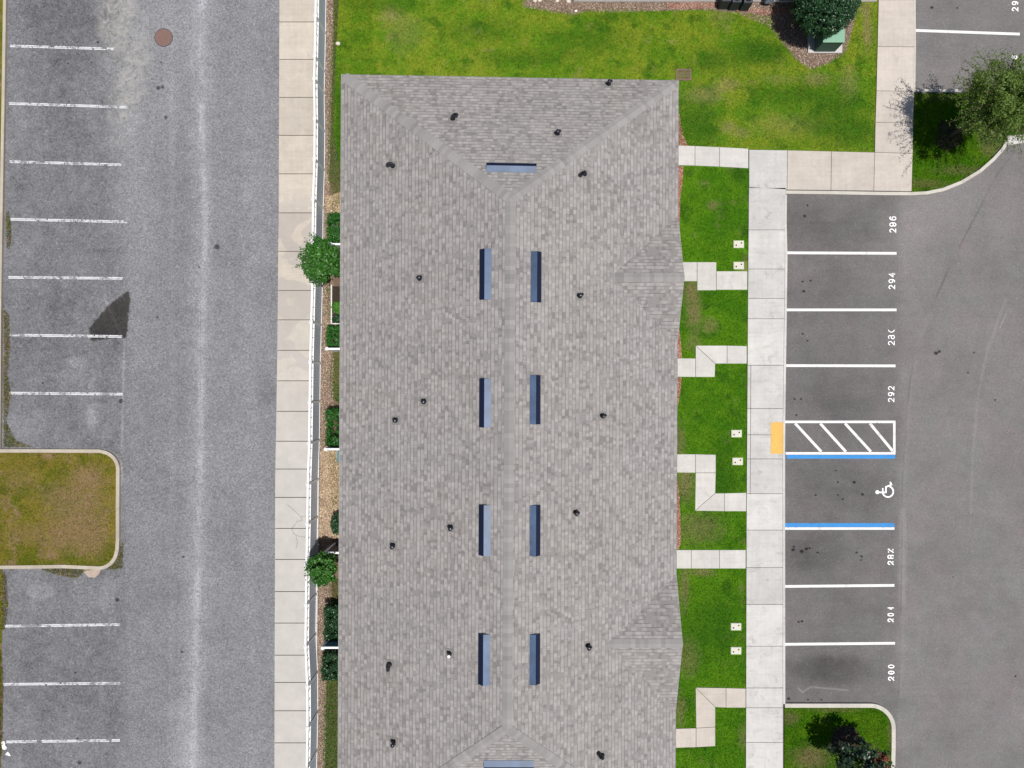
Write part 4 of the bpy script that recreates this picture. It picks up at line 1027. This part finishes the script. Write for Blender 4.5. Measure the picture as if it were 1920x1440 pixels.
# projecting twigs of the left tree
def sprigs(t, c, dirs, mat, n_each, size, cr=.10):
    P_, N_ = [], []; b = MB()
    for (px, py, z) in dirs:
        e = P(px, py, z); v = np.array(c) + (np.array(e)-np.array(c))*rng.uniform(.45,1.0,(n_each,1)) + rng.normal(size=(n_each,3))*cr*.6
        P_.append(v); N_.append(rng.normal(size=(n_each,3))+np.array([0,0,.6])); b.cyl(c, e, .018, .005, 5, False)
    np_mesh('twig_leaves', leaves(np.concatenate(P_), np.concatenate(N_), size), 4, M[mat], t); b.build('twigs', M['bark'], t)
sprigs(t1, c1, ((552,500,2.7),(559,484,2.8),(572,449,2.9),(583,437,2.8),(566,466,2.7),(576,518,2.5),(612,540,2.2),(595,446,3.0),(568,508,2.7)), 'leaf_green', 45, .10)
t2, c2, r2_ = tree('smaller leafy tree beside the upper slatted panel at left', 603, 1068, 2.4, 33, 1.0, 'leaf_green', 6500, .115, 75, .2, 'broadleaf_tree', .045, 6, .35)
sprigs(t2, c2, ((571,1078,2.4),(575,1094,2.3),(618,1046,2.4),(634,1060,2.2),(600,1036,2.4)), 'leaf_green', 35, .10)
tree('dense round dark evergreen beside the green cabinet at the top', 1547, 2, 1.85, 68, 1.02, 'leaf_holly', 70000, .08, 1100, .16, 'holly_tree', .07, 3, .72)
# wispy tree on the corner island
tw, cw, rw = tree('wispy olive leaved tree on the corner island at the right edge', 1893, 188, 3.9, 98, .92, 'leaf_wisp', 38000, .10, 290, .30, 'wispy_tree', .08, 10, .25, .42, root=(1779,256))
dirs = []
for a in np.linspace(75, 300, 30):
    rr = random.uniform(.95, 1.35)*88; dirs.append((1890+rr*math.cos(R(a))*1.0, 190-rr*math.sin(R(a))*1.02, random.uniform(3.3,4.8)))
dirs += [(1795,146,4.2),(1822,118,4.6),(1845,108,4.6),(1875,98,4.8),(1900,96,4.8),(1805,170,4.0),(1800,215,3.4),(1820,240,3.2),(1850,245,3.2),(1835,262,2.8),(1918,262,4.2),(1800,190,3.8),(1840,200,3.2)]
sprigs(tw, cw, dirs, 'leaf_wisp', 85, .075, .13)
# glossy tree lower right
tg, cg, rg = tree('small glossy dark tree with rust brown leaves on the lower right island', 1612, 1430, 2.2, 58, .72, 'leaf_ever', 3200, .17, 70, .24, 'magnolia_tree', .05, 7, .35, .5, root=(1587,1388))
sprigs(tg, cg, ((1556,1398,1.6),(1550,1402,1.4),(1575,1408,1.8),(1615,1398,2.4),(1632,1393,2.5),(1580,1438,2.2),(1565,1412,1.8),(1594,1412,2.0)), 'leaf_ever', 38, .17, .14)
pos, nn = cloud(420, P(1652, 1424, 2.3), (.52,.45,.35), 12, .17, .3)
np_mesh('rusty_leaves', leaves(pos, nn, .16), 4, M['leaf_rust'], tg)
sprigs(tg, P(1645,1425,2.0), ((1672,1437,2.0),(1668,1412,2.3),(1660,1408,2.3)), 'leaf_ever', 22, .15, .12)

# ------------------------------------------------------------------ small things
# green transformer
b0 = P(1525.5, 97, 0); t = empty('transformer_cabinet', P(1545,85,0)); tag(t, 'green steel utility cabinet half under the round evergreen', 'cabinet')
pad0 = P(1513,101.5,0); pad1 = P(1577,55,0)
b = MB(); b.prism([(pad0.x,pad0.y),(pad1.x,pad0.y),(pad1.x,pad1.y),(pad0.x,pad1.y)], .0, .14); b.build('pad', M['conc_bright'], t, bevel=.01)
bx0 = P(1527,98,.14); tx1 = P(1583.5,78.5,1.15)
b = MB(); b.box(((bx0.x+tx1.x)/2, bx0.y+.62, .62), (tx1.x-bx0.x, 1.2, .96)); b.build('body', M['green_shaded'], t, bevel=.015)  # sides use a darker copy of the lid green, shade painted in
b = MB(); b.box(((bx0.x+tx1.x)/2, bx0.y+.62, 1.125), (tx1.x-bx0.x+.04, 1.24, .05)); b.build('lid', M['green_box'], t, bevel=.015)
# condensers at the top edge
labs = ('leftmost dark grey condenser box by the mauve wall', 'middle dark grey condenser box by the mauve wall', 'rightmost of the dark grey condenser boxes by the mauve wall')
for i, (px, py) in enumerate(((1353,11),(1372,13),(1393,14))):
    c = P(px, py, 0); t = empty('condenser', c); tag(t, labs[i], 'air conditioner', 'dark grey condensers at the top edge')
    b = MB(); b.box((c.x, c.y+.0, .04), (.5,.5,.08)); b.build('base', M['dark_grey'], t)
    b = MB(); b.box((c.x, c.y, .47), (.42,.42,.76))
    for j in range(5): b.box((c.x-.17+j*.085, c.y-.216, .47), (.03,.02,.7))
    b.build('body', M['dark_grey'], t); b = MB(); b.cyl((c.x,c.y,.85),(c.x,c.y,.88),.17,.17,16); b.build('fan_grille', M['black'], t)
c = P(1436,9,0); t = empty('meter_cabinet', c); tag(t, 'pale blue grey meter cabinet on a thin leg at the top edge', 'cabinet')
b = MB(); b.box((c.x, c.y, .55), (.35,.22,.5)); b.build('box', M['grey_light'], t, bevel=.01); b = MB(); b.cyl((c.x-.14,c.y,0),(c.x-.14,c.y,.32),.03,.03,8); b.cyl((c.x+.14,c.y,0),(c.x+.14,c.y,.32),.03,.03,8); b.build('leg', M['dark_grey'], t)
# meter boxes
BL_ = ('upper cream valve lid beside the walk, above the upper stepped path', 'cream valve lid touching the corner of the upper stepped path', 'cream valve lid level with the yellow pad', 'cream valve lid beside the downward stepped path', 'cream valve lid in the lower lawn, higher of its pair', 'cream valve lid in the lower lawn, lower of its pair')
for i, (px, py) in enumerate(BOXES):
    c = P(px, py, .1); t = empty('valve_box', (c.x, c.y, 0)); t.rotation_euler = (0,0,R((0,0,2,3,-3,2)[i])); tag(t, BL_[i], 'valve box', 'cream valve boxes in the front lawns')
    b = MB(); b.box((c.x, c.y, .055), (.50,.35,.10)); b.build('frame', M['lid'], t)
    b = MB(); b.box((c.x, c.y, .113), (.46,.31,.02)); b.build('lid', M['lid'], t, bevel=.006)
    b = MB(); b.cyl((c.x-.125,c.y-.05,.12),(c.x-.125,c.y-.05,.1265),.038,.038,12); b.build('finger_hole', M['hole'], t)
    b = MB(); b.cyl((c.x+.125,c.y+.06,.12),(c.x+.125,c.y+.06,.1265),.036,.036,12); b.build('finger_hole', M['hole'], t)
# manhole
c = P(307,70.5,0); t = empty('manhole_cover', c); tag(t, 'round rusty brown manhole cover in the old asphalt', 'manhole cover')
b = MB(); b.cyl((c.x,c.y,-.02),(c.x,c.y,.008),.445,.445,40); b.build('frame', M['dark_grey'], t)
b = MB(); b.cyl((c.x,c.y,0),(c.x,c.y,.014),.41,.41,40)
for rr in (.12,.22,.32):
    for j in range(int(rr*60)):
        a = j*2*math.pi/int(rr*60); b.box((c.x+rr*math.cos(a), c.y+rr*math.sin(a), .018), (.035,.035,.01))
b.build('lid', M['rust'], t); b = MB(); b.cyl((c.x,c.y,.014),(c.x,c.y,.024),.055,.05,14); b.build('centre_boss', M['rust'], t)
# drain grate
c = P(1281,141.5,0); t = empty('drain_grate', c); tag(t, 'rusty rectangular drain grate in the lawn at the roof corner', 'drain grate')
b = MB(); W_, H_ = .74, .56
b.box((c.x,c.y+H_/2-.03,.075),(W_,.06,.05)); b.box((c.x,c.y-H_/2+.03,.075),(W_,.06,.05)); b.box((c.x-W_/2+.03,c.y,.075),(.06,H_-.12,.05)); b.box((c.x+W_/2-.03,c.y,.075),(.06,H_-.12,.05)); b.build('frame', M['rust'], t)
b = MB()
for j in range(6): b.box((c.x, c.y-H_/2+.095+j*.074, .08), (W_-.12,.036,.03))
b.build('bars', M['rust'], t); b = MB(); b.box((c.x,c.y,.04),(W_-.12,H_-.12,.03)); b.build('sump', M['hole'], t)
# stones and scraps
def lump(name, px, py, r, mat, label, cat, z=.06, sq=(1,.8,.5)):
    c = P(px, py, z); b = MB(); b.ball((c.x,c.y,z+r*.2), r, 9, 6, sq)
    for i, v in enumerate(b.v): b.v[i] = (v[0]+math.sin(v[1]*40)*r*.12, v[1]+math.sin(v[0]*37)*r*.12, v[2])
    tag(b.build(name, mat), label, cat)
lump('stone', 634, 82, .12, M['stone'], 'flat tan stone at the lawn edge near the white fence', 'stone')
lump('stone', 1080, 21, .07, M['white_pvc'], 'small white stone at the edge of the top mulch bed', 'stone')
for i, (x, y, r, lb) in enumerate(((1003,2,.10,'small white rock, leftmost at the top edge'),(1012,1,.11,'big white rock, second from left at the top edge'),(1045,2,.1,'pale rock in the middle of the row at the top edge'),(1066,3,.12,'pale rock at the right end of the row at the top edge'))):
    lump('rock', x, y, r, M['stone'], lb, 'rock')
def scrap(pts, label, z=.012):
    b = MB(); b.prism(ppoly(pts), .002, z)
    for i, v in enumerate(b.v): b.v[i] = (v[0], v[1], v[2] + (.03*math.sin(v[0]*30) if v[2] > .01 else 0)*.5+.005)
    tag(b.build('plastic_scrap', M['white_pvc'], bevel=.003), label, 'litter')
scrap([(2,1390),(8,1389.5),(10,1394),(9,1397),(13,1400),(13,1404),(9,1405.5),(6,1404.5),(4,1400),(2,1396)], 'larger crumpled white plastic scrap at the lower left edge')
scrap([(15,1409),(18,1413),(21,1417),(18,1417.5),(14,1416),(10,1414.5),(12,1412)], 'smaller white plastic scrap at the lower left edge')
